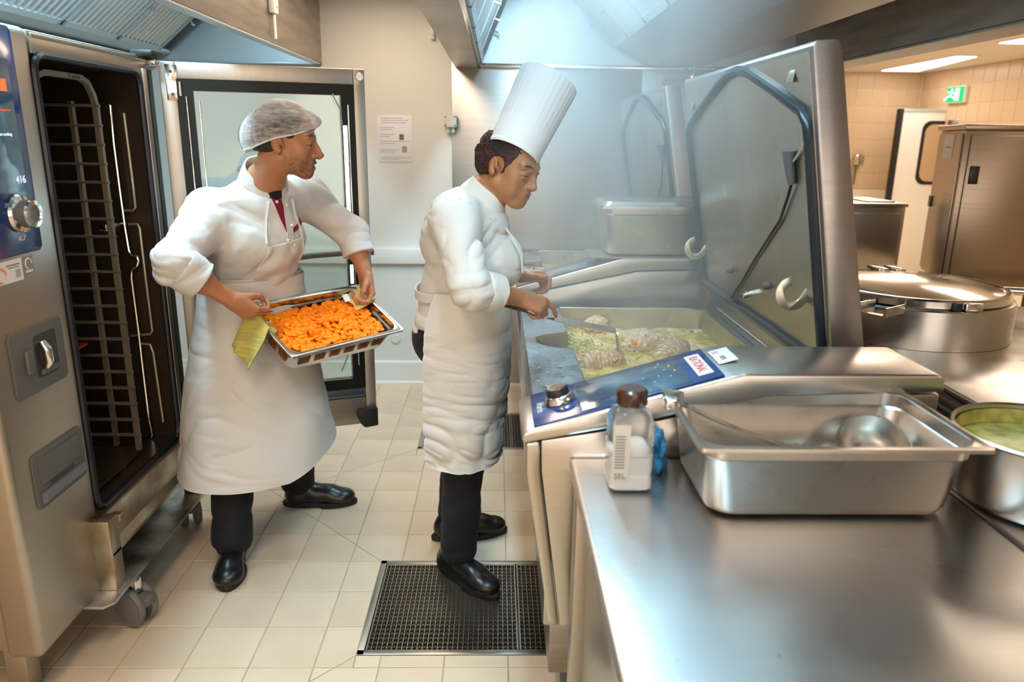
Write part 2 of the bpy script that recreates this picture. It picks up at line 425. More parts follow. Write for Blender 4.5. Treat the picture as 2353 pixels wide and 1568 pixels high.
# ================================================================== EXTRACTION HOODS
def filt(x0, z0, x1, z1, ya, yb, parent, n=12, clips=True):
    """corrugated filter cassette on the slope from (x0,z0) low to (x1,z1) high"""
    d = Vector((x1-x0, 0, z1-z0)); L_ = d.length; d.normalize(); nn = d.cross(Vector((0, 1, 0))).normalized()
    if nn.z > 0: nn = -nn
    o = Vector((x0, 0, z0))
    m = MB(); N_ = n*6; rings = []
    for s_ in (.03, L_-.03):
        row = []
        for k in range(N_+1):
            y = ya+.02+(yb-ya-.04)*k/N_; ph = (k % 6)/6*2*math.pi
            h = .009*(math.sin(ph))+.004
            p = o+d*s_+nn*h; row.append((p.x, y, p.z))
        rings.append(row)
    m.loft(rings, closed=False)
    f = m.build('filter_fins', S_hood, parent, smooth=180)
    m = MB()
    def bar(s0, s1, a, b_, h=.012):
        ps = [o+d*s0, o+d*s1, o+d*s1+nn*h, o+d*s0+nn*h]
        m.prism([(p.x, p.z) for p in ps], 'y', a, b_)
    bar(0, .03, ya, yb); bar(L_-.03, L_, ya, yb); bar(0, L_, ya, ya+.02); bar(0, L_, yb-.02, yb)
    m.build('filter_frame', S_hood, parent)
    if clips:
        c = o+d*(L_*.45)+nn*.012; m = MB(); 
        m.tube([(c.x, yb-.012, c.z), tuple(Vector((c.x, yb-.012, c.z))+nn*.03), tuple(Vector((c.x, yb-.05, c.z))+nn*.03)], .005, 8)
        m.build('filter_handle', S_pol, parent)
LAMPM = mat('cool_lamp_tube', (1, 1, 1), .4, emit=(.75, .93, 1), estr=9)
h1 = thing('extractor_hood', 'steel extraction hood over the open oven, outer side brown in the light', 'extractor hood', (-1.5, 3, 1.98))
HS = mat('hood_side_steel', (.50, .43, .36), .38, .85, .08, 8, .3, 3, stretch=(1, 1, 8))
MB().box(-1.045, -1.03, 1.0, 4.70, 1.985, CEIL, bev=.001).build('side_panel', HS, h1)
m = MB(); m.box(-1.075, -1.03, 1.0, 4.70, 1.978, 1.99, bev=.002); m.box(-2.0, -1.955, 1.0, 4.7, 1.978, 1.99, bev=.002); m.box(-2.0, -1.03, 4.66, 4.70, 1.978, 1.99, bev=.002); m.build('rim', S_hood, h1)
MB().box(-2.02, -2.0, 1.0, 4.7, 1.985, CEIL).build('side_panel', S_hood, h1)
MB().box(-2.0, -1.045, 4.685, 4.7, 1.99, CEIL).build('end_panel', S_hood, h1)
MB().box(-2.0, -1.045, 1.0, 1.015, 1.985, CEIL).build('end_panel', S_hood, h1)
MB().prism([(-1.985, 1.99), (-1.90, 2.03), (-1.90, 2.045), (-1.985, 2.045)], 'y', 1.02, 4.68).build('grease_gutter', S_hood, h1)
for k in range(7): filt(-1.90, 2.035, -1.48, 2.385, 1.03+.5*k, 1.03+.5*k+.49, h1, 10)
MB().box(-1.39, -1.29, 1.9, 3.1, 2.386, 2.398, bev=.003).build('lamp_tube', LAMPM, h1)
h2 = thing('extractor_hood', 'large steel extraction hood with a central filter plenum above the cooking range', 'extractor hood', (.9, 2.3, 1.98))
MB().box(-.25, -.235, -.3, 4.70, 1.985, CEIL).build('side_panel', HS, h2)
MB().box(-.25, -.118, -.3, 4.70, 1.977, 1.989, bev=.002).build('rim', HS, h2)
m = MB(); m.box(-.118, -.10, -.3, 4.7, 1.977, 2.0, bev=.002); m.box(-.12, 1.77, 4.665, 4.70, 1.977, 2.0, bev=.003); m.build('inner_rim', S_pol, h2)
m = MB(); m.box(1.77, 1.95, -.3, 4.7, 1.977, 1.989, bev=.002); m.box(1.935, 1.95, -.3, 4.7, 1.99, CEIL); m.build('rim', S_hood, h2)
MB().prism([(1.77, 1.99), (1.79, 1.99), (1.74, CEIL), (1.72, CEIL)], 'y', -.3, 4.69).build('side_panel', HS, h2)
MB().box(-.235, 1.935, 4.68, 4.696, 1.99, CEIL).build('end_panel', S_hood, h2)
MB().box(-.235, 1.935, -.3, -.285, 1.99, CEIL).build('end_panel', S_hood, h2)
for k in range(10): filt(-.10, 2.0, .06, 2.385, -.25+.49*k, -.25+.49*k+.48, h2, 10, clips=k > 5)
pl = [(.69, 2.10), (.89, 2.0), (1.21, 2.0), (1.40, 2.10), (1.62, CEIL-.002), (.46, CEIL-.002)]
MB().prism(pl, 'y', -.28, 4.67, bev=.006).build('plenum', S_hood, h2)
for k in range(10): filt(.685, 2.10, .395, 2.385, -.25+.49*k, -.25+.49*k+.48, h2, 12)
MB().box(.06, .16, 2.7, 3.9, 2.386, 2.398, bev=.003).build('lamp_tube', LAMPM, h2)
MB().box(1.5, 1.6, 2.7, 3.9, 2.386, 2.398, bev=.003).build('lamp_tube', LAMPM, h2)
MB().box(.06, .16, .7, 1.9, 2.386, 2.398, bev=.003).build('lamp_tube', LAMPM, h2)
# thermostat hanging on hood 1
t = thing('temperature_controller', 'small white wall controller with a dangling probe on the brown hood side', 'controller', (-1.02, 3.684, 2.13))
c = Vector((-1.02, 3.69, 2.153)); 
MB().box(-1.03, -1.0, c.y-.033, c.y+.033, c.z-.045, c.z+.07, bev=.008).build('housing', WHITEPL, t)
MB().box(-1.0, -.997, c.y-.02, c.y+.02, c.z-.015, c.z+.05, bev=.002).build('cover', mat('cream_cover', (.75, .72, .66), .4), t)
MB().cyl((-1.015, c.y, c.z-.045), (-1.015, c.y, c.z-.15), .008, 10).build('probe', WHITEPL, t)
# gas pipe
gp = thing("gas_pipe", "yellow gas pipe bending down below the hood on the steel wall", "pipe", (.95, 4.6, 1.9))
MB().tube([(.95, 4.62, 1.55), (.95, 4.62, 1.91), (.957, 4.62, 1.932), (.98, 4.62, 1.943), (1.90, 4.62, 1.943)], .021, 16).build('pipe', YELLOW, gp)
for px in (1.135,):
    m = MB(); m.box(px-.012, px+.012, 4.59, 4.697, 1.915, 1.972, bev=.003); m.cyl((px, 4.6, 1.89), (px, 4.6, 2.0), .008, 10); m.build('clamp', S_pol, gp)
m = MB(); m.cyl((1.90, 4.62, 1.943), (1.99, 4.62, 1.943), .03, 16); m.cyl((1.95, 4.6, 1.9), (1.95, 4.6, 1.98), .014, 10); m.box(1.90, 2.02, 4.58, 4.61, 1.885, 1.905, bev=.006); m.build('valve', YELLOW, gp)
# ================================================================== ON THE BACK WALL
ps = thing('wall_notice', 'sheet of white paper with printed lines taped to the cream wall', 'notice', (-.61, 4.7, 1.56))
PAPER = mat('paper', (.85, .85, .88), .5)
MB().box(-.718, -.512, 4.7065, 4.7085, 1.428, 1.70, bev=.0005).build('sheet', PAPER, ps)
m = MB()
for k, (z, a, b_) in enumerate([(1.685, .1, .75), (1.672, .1, .9), (1.658, .1, .85), (1.63, .06, .5), (1.617, .06, .42), (1.59, .06, .5), (1.577, .06, .35), (1.55, .06, .92), (1.537, .06, .5), (1.5, .06, .6), (1.487, .06, .5), (1.455, .1, .95), (1.445, .1, .6)]):
    m.box(-.718+.206*a, -.718+.206*b_, 4.7058, 4.7066, z-.0022, z+.0022)
m.build('printed_lines', mat('faint_ink', (.52, .5, .52), .6), ps, smooth=0)['kind'] = 'stuff'
m = MB(); m.box(-.59, -.562, 4.7058, 4.7066, 1.558, 1.592); m.build('picture', mat('print_brown', (.2, .15, .11), .6), ps, smooth=0)
m = MB(); m.box(-.575, -.545, 4.7058, 4.7066, 1.485, 1.522); m.build('picture', mat('print_tan', (.42, .33, .25), .6), ps, smooth=0)
jb = thing('junction_box', 'small grey junction box with two cable glands at the edge of the steel wall', 'junction box', (-.277, 4.68, 1.66))
BOXG = mat('box_grey', (.66, .66, .6), .45)
MB().box(-.316, -.24, 4.64, 4.70, 1.635, 1.705, bev=.005).build('housing', BOXG, jb)
for dx in (-.293, -.262): MB().cyl((dx, 4.67, 1.637), (dx, 4.67, 1.605), .012, 12).build('cable_gland', BOXG, jb)
m = MB(); [m.cyl((x, 4.6385, z), (x, 4.642, z), .005, 10) for x in (-.306, -.25) for z in (1.645, 1.695)]; m.build('screws', GREYPL, jb)
sw = thing('wall_clip', 'small white clip high on the cream wall below the hood edge', 'wall clip', (-0.379, 4.7, 2.177))
c = Vector((-0.379, 4.7, 2.177)); MB().box(c.x-.012, c.x+.012, 4.68, 4.705, c.z-.05, c.z+.04, bev=.004).build('body', WHITEPL, sw)
MB().box(c.x-.008, c.x+.008, 4.672, 4.68, c.z-.03, c.z+.0, bev=.002).build('lever', WHITEPL, sw)
vc = thing('wall_cover', 'round white blanking cap low on the cream wall', 'wall cap', (-0.647, 4.705, 0.31))
c = Vector((-0.646, 4.7, 0.311)); MB().lathe([(0, .008), (.026, .008), (.03, .005), (.032, 0)], 28, M=frame((c.x, 4.708, c.z), (1, 0, 0), (0, 0, 1))@Matrix.Rotation(0, 4, 'X')).build('cap', WALLP, vc)
MB().lathe([(.032, .0), (.034, .003), (.036, 0)], 28, M=frame((c.x, 4.708, c.z), (1, 0, 0), (0, 0, 1))).build('cap_ring', TRIM, vc)

# ================================================================== FAR ROOM
LAMPW = mat('warm_lamp_panel', (1, 1, 1), .4, emit=(1, .93, .84), estr=7)
lp = thing('ceiling_light', 'long white ceiling light in the tiled room beyond', 'ceiling light', (4.6, 8.5, 2.39))
MB().prism([(4.42, 7.62), (4.66, 7.62), (4.98, 9.3), (4.50, 9.3)], 'z', 2.392, 2.4).build('housing', WHITEPL, lp)
MB().prism([(4.44, 7.65), (4.64, 7.65), (4.95, 9.27), (4.52, 9.27)], 'z', 2.388, 2.3915).build('diffuser', LAMPW, lp)
lp = thing('ceiling_light', 'ceiling light at the picture edge above the steel cabinet', 'ceiling light', (4.217, 6.388, 2.39))
c = Vector((4.211, 6.389, 2.39)); MB().box(c.x-.05, c.x+.9, c.y-.2, c.y+.25, 2.392, 2.4).build('housing', WHITEPL, lp); MB().box(c.x-.03, c.x+.88, c.y-.17, c.y+.22, 2.387, 2.3915).build('diffuser', LAMPW, lp)
# exit sign
ex = thing('exit_sign', 'green emergency exit sign with a running figure on the tiled wall', 'exit sign', (5.15, 8.775, 2.114))
a_, b_ = Vector((5.17, 8.971, 2.177)), Vector((5.17, 8.625, 2.042))
cy, cz = (a_.y+b_.y)/2, (a_.z+b_.z)/2; hw, hh = abs(a_.y-b_.y)/2, .082
MB().box(5.165, 5.205, cy-hw, cy+hw, cz-hh-.01, cz+hh+.01, bev=.006).build('housing', WHITEPL, ex)
GREEN = mat('sign_green', (.0, .32, .1), .4, emit=(0, .8, .25), estr=.5)
MB().box(5.161, 5.166, cy-hw*.93, cy+hw*.93, cz-hh, cz+hh).build('green_face', GREEN, ex)
SIGNW = mat('sign_white', (.95, 1, .95), .4, emit=(.9, 1, .92), estr=1.1)
m = MB(); m.box(5.158, 5.1615, cy-hw*.45, cy-hw*.02, cz-hh*.8, cz+hh*.8); m.build('door_symbol', SIGNW, ex)
m = MB(); mx = 5.1585; oy = cy+hw*.35
m.cyl((mx-.001, oy, cz+hh*.6), (mx+.002, oy, cz+hh*.6), .016, 12)
for a2, b2 in (((0, .35), (.02, -.1)), ((.0, .25), (-.07, .1)), ((0, .25), (.07, .35)), ((.02, -.1), (-.06, -.5)), ((.02, -.1), (.09, -.35)), ((.09, -.35), (.13, -.7))):
    m.tube([(mx, oy+a2[0], cz+hh*a2[1]), (mx, oy+b2[0], cz+hh*b2[1])], .008, 6)
m.build('running_figure', SIGNW, ex)
# white insulated door with a porthole
YD = 9.0
a_ = Vector((4.708, 9, 1.957)); b_ = Vector((5.667, 9, 1.97))
dr = thing('door_1', 'white insulated door leaf with a dark rounded window standing open', 'door', (a_.x, YD, 0)); dr['kind'] = 'structure'
MB().box(a_.x, b_.x, YD, YD+.06, .05, a_.z, bev=.006).build('leaf', TRIM, dr)
MB().box(a_.x-.05, a_.x, YD-.02, YD+.06, .05, a_.z, bev=.008).build('gasket', BLACK, dr)
MB().box(a_.x, b_.x, YD-.003, YD, a_.z-.04, a_.z, bev=.001).build('top_edge', S_hood, dr)
c1 = Vector((4.995, 9, 1.791)); c2 = Vector((5.477, 9, 1.136))
cx, cz = (c1.x+c2.x)/2, (c1.z+c2.z)/2; hx, hz = abs(c2.x-c1.x)/2, abs(c1.z-c2.z)/2
m = MB(); rr = lambda s_, y: [(p[0], y, p[1]) for p in [(q[0], q[1]) for q in rrect(hx+s_, hz+s_, .1, 6, cx, cz)]]
m.loft([rr(.0, YD-.01), rr(.02, YD-.015), rr(.035, YD-.01), rr(.035, YD), rr(0, YD)]); m.build('window_frame', BLACK, dr)
MB().loft([rr(.0, YD-.006), rr(-.05, YD-.006)], cap1=True).build('window_pane', mat('tan_pane', (.55, .4, .25), .15), dr)
MB().box((5.539, 9, 1.91)[0], (5.626, 9, 1.911)[0], YD-.006, YD, (5.556, 9, 1.871)[2], (5.549, 9, 1.91)[2]).build('blue_label', mat('label_blue', (.03, .12, .4), .4), dr)
# tall steel cabinet
CB = steel('cabinet_steel', col=(.40, .32, .25), rough=.36, brush=(1, 1, 30), var=.15)
cbl = thing('steel_cabinet', 'tall stainless steel holding cabinet on a stand in front of the tiled wall', 'cabinet', (2.6, 4.4, 0))
cy0 = 4.3
xl = (2.758, 4.8, 1.175)[0]; xm = (2.617, 4.3, 1.686)[0]; zt = (2.617, 4.3, 1.686)[2]; zb = .78
xr = 3.13
MB().prism([(xm, cy0), (xr, cy0-.12), (xr+.1, cy0+.7), (xl+.04, cy0+.55)], 'z', zb, zt-.03, bev=.008).build('body', CB, cbl)
MB().prism([(xm-.01, cy0-.01), (xr+.01, cy0-.13), (xr+.11, cy0+.71), (xl+.02, cy0+.56)], 'z', zt-.03, zt, bev=.006).build('top', CB, cbl)
d = Vector((xr-xm, -.12, 0)); d.normalize(); nrm = Vector((d.y, -d.x, 0)); F = frame((xm, cy0, 0), d, (0, 0, 1))
MB().box(.03, xr-xm-.02, zb+.02, zt-.06, 0, .02, bev=.004, M=F).build('door', CB, cbl)
MB().box(.045, .095, 1.36, 1.46, .018, .03, bev=.005, M=F).build('door_handle', BLKPL, cbl)
d2 = Vector((xl+.04-xm, .55, 0)).normalized(); F2 = frame((xl+.04, cy0+.55, 0), -d2, (0, 0, 1)); Ls = (Vector((xl+.04, cy0+.55, 0))-Vector((xm, cy0, 0))).length
MB().box(.02, Ls-.02, zb+.02, zt-.05, 0, .012, bev=.003, M=F2).build('side_panel', CB, cbl)
MB().box(Ls*.32, Ls*.72, 1.49, 1.63, .012, .014, M=F2).build('paper_label', PAPER, cbl)
MB().box(Ls*.42, Ls*.62, 1.555, 1.562, .0142, .0148, M=F2).build('printed_line', INK, cbl)
MB().box(.02, .09, 1.19, 1.26, .012, .02, bev=.003, M=F2).build('side_handle', BLKPL, cbl)
m = MB(); m.box(.02, .14, zt, zt+.035, -.06, -.02, bev=.003, M=F2); m.build('badge', WHITEPL, cbl); MB().box(.05, .1, zt+.008, zt+.028, -.02, -.018, M=F2).build('badge_logo', RED, cbl)
m = MB()
for x, y in ((xm+.05, cy0+.02), (xr-.03, cy0-.06), (xl+.1, cy0+.5), (xr+.04, cy0+.6)): m.tube([(x, y, .0), (x, y, zb)], .02, 8)
m.build('stand_legs', CB, cbl)
b = MB().tube([(xm+.05, cy0-.03, zb+.01), (xr-.35, cy0-.2, zb+.0), (xr+.05, cy0-.25, zb+.0)], .018, 10); b.build('push_bar', BLKPL, cbl)
# low steel counter box behind the lid
a1 = Vector((2.7, 4.9, 1.17)); a0 = Vector((2.365, 4.9, 1.167))
cn = thing('steel_counter', 'low square steel counter unit left of the tall steel cabinet', 'counter', (2.2, 5, 0))
CN = steel('counter_steel', col=(.62, .62, .62), rough=.3, brush=(1, 1, 20))
MB().box(1.95, a1.x, 4.95, 5.5, .08, a1.z, bev=.008).build('body', CN, cn)
MB().box(1.95, a1.x+.01, 4.94, 5.52, a1.z, a1.z+.025, bev=.006).build('top', CN, cn)
MB().box(1.98, a1.x-.03, 4.935, 4.95, .75, a1.z-.04, bev=.004).build('front_panel', CN, cn)
MB().box(a1.x-.25, a1.x-.05, 5.0, 5.2, a1.z+.025, a1.z+.035, bev=.004).build('cover_plate', S_dull, cn)
m = MB(); [m.tube([(x, y, 0), (x, y, .1)], .02, 8) for x in (2.0, a1.x-.05) for y in (5.0, 5.45)]; m.build('feet', BLKPL, cn)
sg = thing('wall_tap', 'small grey lever fitting on the tiled wall beside the open lid', 'wall fitting', (4.507, 9.5, 1.351))
c = Vector((4.5, 9.5, 1.361)); MB().box(c.x-.04, c.x+.06, 9.5, 9.6, c.z-.06, c.z+.07, bev=.01).build('lever', S_pol, sg); MB().tube([(c.x, 9.55, c.z-.05), (c.x-.01, 9.55, c.z-.3)], .012, 8).build('stem', GREYPL, sg)

# ================================================================== OVEN
XF = -1.25
ov = thing('combi_oven', 'tall steel combi oven standing open with a blue glass control panel', 'oven', (-1.7, 2.3, 0))
S_ov = steel('oven_front_steel', col=(.48, .43, .37), rough=.4, brush=(1, 1, 40), var=.1)
# body as frame around the cavity: y 2.17..2.78, z .43..1.785
CY0, CY1, CZ0, CZ1 = 2.17, 2.79, .43, 1.785
MB().box(-2.15, XF-.002, 1.83, CY0-.01, .19, 1.845, bev=.01).build('control_housing', S_ov, ov)
MB().box(-1.35, XF, 1.80, CY0, .165, 1.85, bev=.022, seg=4).build('control_column', S_ov, ov)
MB().box(-2.15, -1.33, 1.808, 1.83, .19, 1.84, bev=.004).build('side_panel', S_ov, ov)
MB().box(-2.15, XF-.004, CY0, 2.865, CZ1+.01, 1.845, bev=.004).build('roof', S_ov, ov)
MB().box(-1.27, XF+.003, CY0+.005, 2.868, CZ1+.042, 1.838, bev=.002).build('top_fascia', S_ov, ov)
MB().box(-1.27, XF, CY0, 2.868, CZ1, CZ1+.043, bev=.002).build('top_fascia', S_ov, ov)
MB().box(-2.15, XF-.002, CY1+.006, 2.862, .30, CZ1+.01, bev=.003).build('side_wall', S_ov, ov)
GLV = steel('gap_steel_blue', col=(.32, .36, .36), rough=.3)
MB().box(-1.26, XF+.012, 2.80, 2.83, .42, 1.80, bev=.003).build('frame_strip', S_v, ov)
MB().box(-1.28, XF+.006, 2.862, 2.885, .42, 1.80, bev=.003).build('hinge_strip', mat('dark_teal_strip', (.06, .085, .085), .35, .3), ov)
MB().box(-2.15, XF-.01, CY0, CY1+.01, .30, CZ0-.012).build('floor_housing', S_dull, ov)
# cavity lining
m = MB()
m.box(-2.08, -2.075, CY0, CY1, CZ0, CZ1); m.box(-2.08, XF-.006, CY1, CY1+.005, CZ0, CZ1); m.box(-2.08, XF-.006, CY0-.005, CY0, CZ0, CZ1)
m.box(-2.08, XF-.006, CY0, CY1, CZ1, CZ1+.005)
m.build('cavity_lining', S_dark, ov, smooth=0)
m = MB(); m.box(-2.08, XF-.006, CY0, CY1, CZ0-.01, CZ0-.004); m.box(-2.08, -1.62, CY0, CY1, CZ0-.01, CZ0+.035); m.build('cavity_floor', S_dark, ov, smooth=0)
m = MB(); m.box(-1.98, -1.93, CY0+.07, CY1-.05, CZ0+.05, CZ1-.06, bev=.01)
for k in range(5): m.box(-1.93, -1.92, CY0+.15, CY1-.12, .62+.22*k, .70+.22*k, bev=.003)
m.build('fan_baffle', S_dark, ov)
# debris on the cavity floor
m = MB()
for k in range(60):
    x, y = -1.33-abs(rng.normal(0, .09)), 2.22+rng.random()*.3
    m.box(x-.004, x+rng.random()*.012, y, y+.004+rng.random()*.02, CZ0-.004, CZ0+.001+rng.random()*.003)
m.build('food_crumbs', mat('browned_crumbs', (.55, .27, .06), .6, var=.5, vscale=40), ov, smooth=0)['kind'] = 'stuff'
# gasket around the mouth
def ring_rect(y0, y1, z0, z1, r, x): return [(x, p[0], p[1]) for p in rrect((y1-y0)/2, (z1-z0)/2, r, 5, (y0+y1)/2, (z0+z1)/2)]
MB().tube(ring_rect(CY0, CY1+.002, CZ0-.004, CZ1, .045, XF+.0), .011, 8, closed=True).build('door_gasket', mat('gasket_blueblack', (.01, .013, .024), .3), ov)
# blue control glass, screen, knob
MB().prism([(1.83, 1.27), (2.07, 1.27), (2.083, 1.283), (2.083, 1.83), (2.07, 1.842), (1.83, 1.842)], 'x', XF-.001, XF+.004, bev=.0015).build('control_glass', NAVY, ov)
scr = MB().box(XF+.004, XF+.0052, 1.86, 2.05, 1.43, 1.76, bev=.0004).build('touch_screen', SCREEN, ov)
m = MB(); m.box(XF+.0052, XF+.0056, 1.95, 2.03, 1.632, 1.636); m.build('screen_line', mat('screen_red', (.5, .05, .03), .4, emit=(1, .1, .05), estr=.6), scr, smooth=0)
m = MB(); m.box(XF+.0052, XF+.0056, 2.0, 2.03, 1.68, 1.71, bev=.0001); m.build('screen_icon', mat('screen_orange', (.6, .12, .05), .4, emit=(1, .25, .1), estr=.6), scr, smooth=0)
FX = lambda y, z, x=XF+.0056: frame((x, y, z), (0, 1, 0), (0, 0, 1))
text('screen_text', '416', .028, FX(2.03, 1.46), mat('screen_white', (.7, .8, .9), .4, emit=(.7, .85, 1), estr=.7), scr)
text('screen_text', 'smart cooking', .011, FX(1.99, 1.575), bpy.data.materials['screen_white'], scr)
text('panel_mark', 'iCP', .022, FX(2.0, 1.312, XF+.0045), WHITE, ov)
kn = MB().lathe([(0, .0), (.048, 0), (.05, .004), (.047, .012), (.036, .016)], 36, M=frame((XF+.004, 2.0, 1.375), (0, 1, 0), (0, 0, 1))).build('knob_plate', S_pol, ov)
MB().lathe([(.036, .012), (.036, .034), (.033, .038)], 36, M=frame((XF+.004, 2.0, 1.375), (0, 1, 0), (0, 0, 1))).build('knob_grip', GREYPL, kn)
MB().lathe([(.036, .036), (.035, .043), (.024, .045), (.022, .041)], 36, M=frame((XF+.004, 2.0, 1.375), (0, 1, 0), (0, 0, 1))).build('knob_ring', S_pol, kn)
MB().lathe([(.0235, .042), (.02, .041), (0, .041)], 28, M=frame((XF+.004, 2.0, 1.375), (0, 1, 0), (0, 0, 1))).build('knob_cap', GREYPL, kn)
st = MB().box(XF, XF+.001, 1.86, 1.985, 1.205, 1.262).build('energy_sticker', WHITE, ov)
m = MB(); [m.box(XF+.001, XF+.0014, 1.955+.0035*k, 1.9565+.0035*k, 1.215, 1.235) for k in range(6)]; m.build('barcode', INK, st, smooth=0)['kind'] = 'stuff'
m = MB(); m.box(XF+.001, XF+.0014, 1.92, 1.975, 1.247, 1.251); m.box(XF+.001, XF+.0014, 1.925, 1.97, 1.241, 1.244); m.build('printed_lines', INK, st, smooth=0)['kind'] = 'stuff'
MB().tube([(XF+.0012, 1.895+.018*math.cos(a), 1.228+.018*math.sin(a)) for a in [i*math.pi/8 for i in range(13)]], .0025, 6).build('printed_emblem', mat('print_orange', (.8, .25, .12), .5), st)
s2 = MB().box(XF, XF+.001, 1.992, 2.034, 1.215, 1.263).build('round_sticker', INK, ov)
MB().tube([(XF+.0012, 2.013+.014*math.cos(a), 1.242+.014*math.sin(a)) for a in [i*math.pi/7 for i in range(11)]], .0018, 6).build('printed_emblem', WHITE, s2)
MB().box(XF+.001, XF+.0013, 1.998, 2.028, 1.219, 1.225).build('printed_bar', WHITE, s2, smooth=0)
# hand shower recess
def recess(y0, y1, z0, z1, name):
    f = MB().prism([(p[0], p[1]) for p in rrect((y1-y0)/2, (z1-z0)/2, .018, 4, (y0+y1)/2, (z0+z1)/2)], 'x', XF-.002, XF+.005, bev=.002).build(name, GREYPL, ov); return f
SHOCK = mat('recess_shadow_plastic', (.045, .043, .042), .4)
f = recess(1.875, 2.115, .895, 1.078, 'shower_bezel')
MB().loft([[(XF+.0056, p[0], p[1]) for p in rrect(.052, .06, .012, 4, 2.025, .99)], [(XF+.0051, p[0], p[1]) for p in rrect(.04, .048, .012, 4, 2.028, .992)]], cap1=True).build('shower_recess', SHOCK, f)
MB().prism([(1.985, .938), (2.075, .938), (2.065, .952), (1.99, .952)], 'x', XF+.005, XF+.012, bev=.002).build('recess_sill', GREYPL, f)
MB().tube([(XF+.012, 2.0, 1.03), (XF+.022, 2.0, 1.01), (XF+.022, 2.004, .975), (XF+.012, 2.006, .955)], [.009, .0135, .013, .008], 14).build('hand_shower', S_pol, f)
MB().box(XF+.004, XF+.016, 1.925, 1.952, .955, 1.02, bev=.005).build('latch', GREYPL, f)
f = recess(1.885, 2.135, .575, .735, 'drawer_bezel')
MB().box(XF+.004, XF+.008, 1.91, 2.11, .64, .718, bev=.003).build('drawer_flap', GREYPL, f)
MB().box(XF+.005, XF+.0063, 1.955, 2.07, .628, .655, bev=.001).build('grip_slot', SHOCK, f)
MB().tube([(XF+.006, 1.905, .605), (XF+.006, 2.115, .605)], .016, 12).build('grip_roll', mat('grip_grey', (.16, .18, .20), .3), f)
# base: dirty drip fascia, posts, shelf, casters
DIRTY = mat('greasy_steel', (.52, .49, .43), .36, .85, .1, 25, .45, 9, col2=(.36, .27, .16), rvar=.12)
DIRT2 = mat('smudged_shelf_steel', (.68, .67, .65), .35, .85, .1, 25, .5, 7, col2=(.16, .15, .14), rvar=.15)
MB().prism([(-1.265, .428), (-1.225, .415), (-1.22, .32), (-1.195, .305), (-1.195, .292), (-1.265, .292)], 'y', 2.12, 2.84, bev=.002).build('drip_fascia', DIRTY, ov)
MB().box(-1.28, -1.232, 2.12, 2.84, .417, .425, bev=.001).build('sill', S_dark, ov)
MB().box(-1.32, -1.265, 2.0, 2.12, .17, .42, bev=.002).build('lower_column', BLKPL, ov)
for y in (2.115, 2.79):
    p = MB().box(-1.255, -1.195, y, y+.062, .176, .418, bev=.005).build('front_post', DIRTY, ov)
    MB().box(-1.235, -1.19, y+.062, y+.09, .385, .41, bev=.003).build('bracket', DIRTY, p)
MB().prism([(-1.95, 2.03), (-1.20, 2.03), (-1.175, 2.06), (-1.175, 2.90), (-1.95, 2.90)], 'z', .166, .176, bev=.002).build('shelf_plate', DIRT2, ov)
m = MB(); m.box(-2.1, -2.04, 1.86, 1.92, 0.03, .19, bev=.004); m.build('rear_foot', S_ov, ov)
m = MB(); m.box(-1.40, -1.34, 1.86, 1.92, 0, .17, bev=.004); m.build('front_foot', S_ov, ov)
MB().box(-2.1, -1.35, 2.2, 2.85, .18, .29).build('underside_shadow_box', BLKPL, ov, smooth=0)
def caster(x, y, rot, par):
    t = thing('caster', None, None); t.parent = par; t.location = Vector((x, y, .070))-par.location
    M = Matrix.Rotation(rot, 4, 'Z')
    prof = [(0, .013), (.05, .013), (.054, .011), (.063, .013), (.068, .007), (.070, 0), (.068, -.007), (.063, -.013), (0, -.013)]
    for s_ in (-1, 1):
        wv = MB().lathe(prof, 36, M=M@Matrix.Translation((0, s_*.026, 0))@Matrix.Rotation(R(90), 4, 'X')).build('wheel', GREYWH, None); wv.parent = t
    m = MB().box(-.03, .03, -.016, .016, .0, .1, bev=.006, M=M); o = m.build('fork', S_pol, None); o.parent = t
    o = MB().box(.03, .075, -.022, .022, .01, .05, bev=.008, M=M).build('brake_pedal', GREYPL, None); o.parent = t
caster(-1.195, 2.205, R(-22), ov); caster(-1.27, 2.86, R(-60), ov)
# hinge block on top of the frame
MB().box(-1.28, -1.20, 2.80, 2.90, 1.838, 1.862, bev=.008).build('hinge_cap', BLACK, ov)
MB().box(-1.265, -1.215, 2.85, 2.90, 1.815, 1.838, bev=.004).build('hinge_block', S_pol, ov)

# door: local s along the leaf, t outwards towards the viewer, z up
HX, HY = -1.232, 2.915
dd = Vector((.705, .24, 0)).normalized(); FD = Matrix(((dd.x, dd.y, 0, HX), (dd.y, -dd.x, 0, HY), (0, 0, 1, 0), (0, 0, 0, 1)))
door = MB().box(.0, .055, -.05, 0, .33, 1.835, bev=.004, M=FD).build('door', S_v, ov)
def dpart(name, m, mt, **k): return m.build(name, mt, door, M=FD, **k)
dpart('door_stile', MB().box(.70, .745, -.05, 0, .33, 1.835, bev=.004), S_v)
dpart('door_rail', MB().box(.055, .70, -.05, 0, 1.775, 1.835, bev=.004), S_v)
dpart('door_rail', MB().box(.055, .70, -.05, 0, .345, .47, bev=.004), S_dull)
dpart('drip_channel', MB().box(.06, .695, -.045, .008, .475, .515, bev=.006), mat('channel_blue_steel', (.18, .22, .28), .3, .8))
m = MB()
for a in ((.055, .11, .515, 1.775), (.648, .70, .515, 1.775), (.11, .648, 1.735, 1.775), (.11, .648, .515, .56)): m.box(a[0], a[1], -.04, .004, a[2], a[3])
BKF = mat('black_glass_border', (.012, .014, .013), .3, spec=.2)
dpart('glass_border', m, BKF, smooth=0)
dpart('glass_pane', MB().box(.11, .648, -.008, -.003, .56, 1.735), GLASS, smooth=0)
dpart('glass_pane', MB().box(.11, .648, -.034, -.029, .56, 1.735), GLASS, smooth=0)
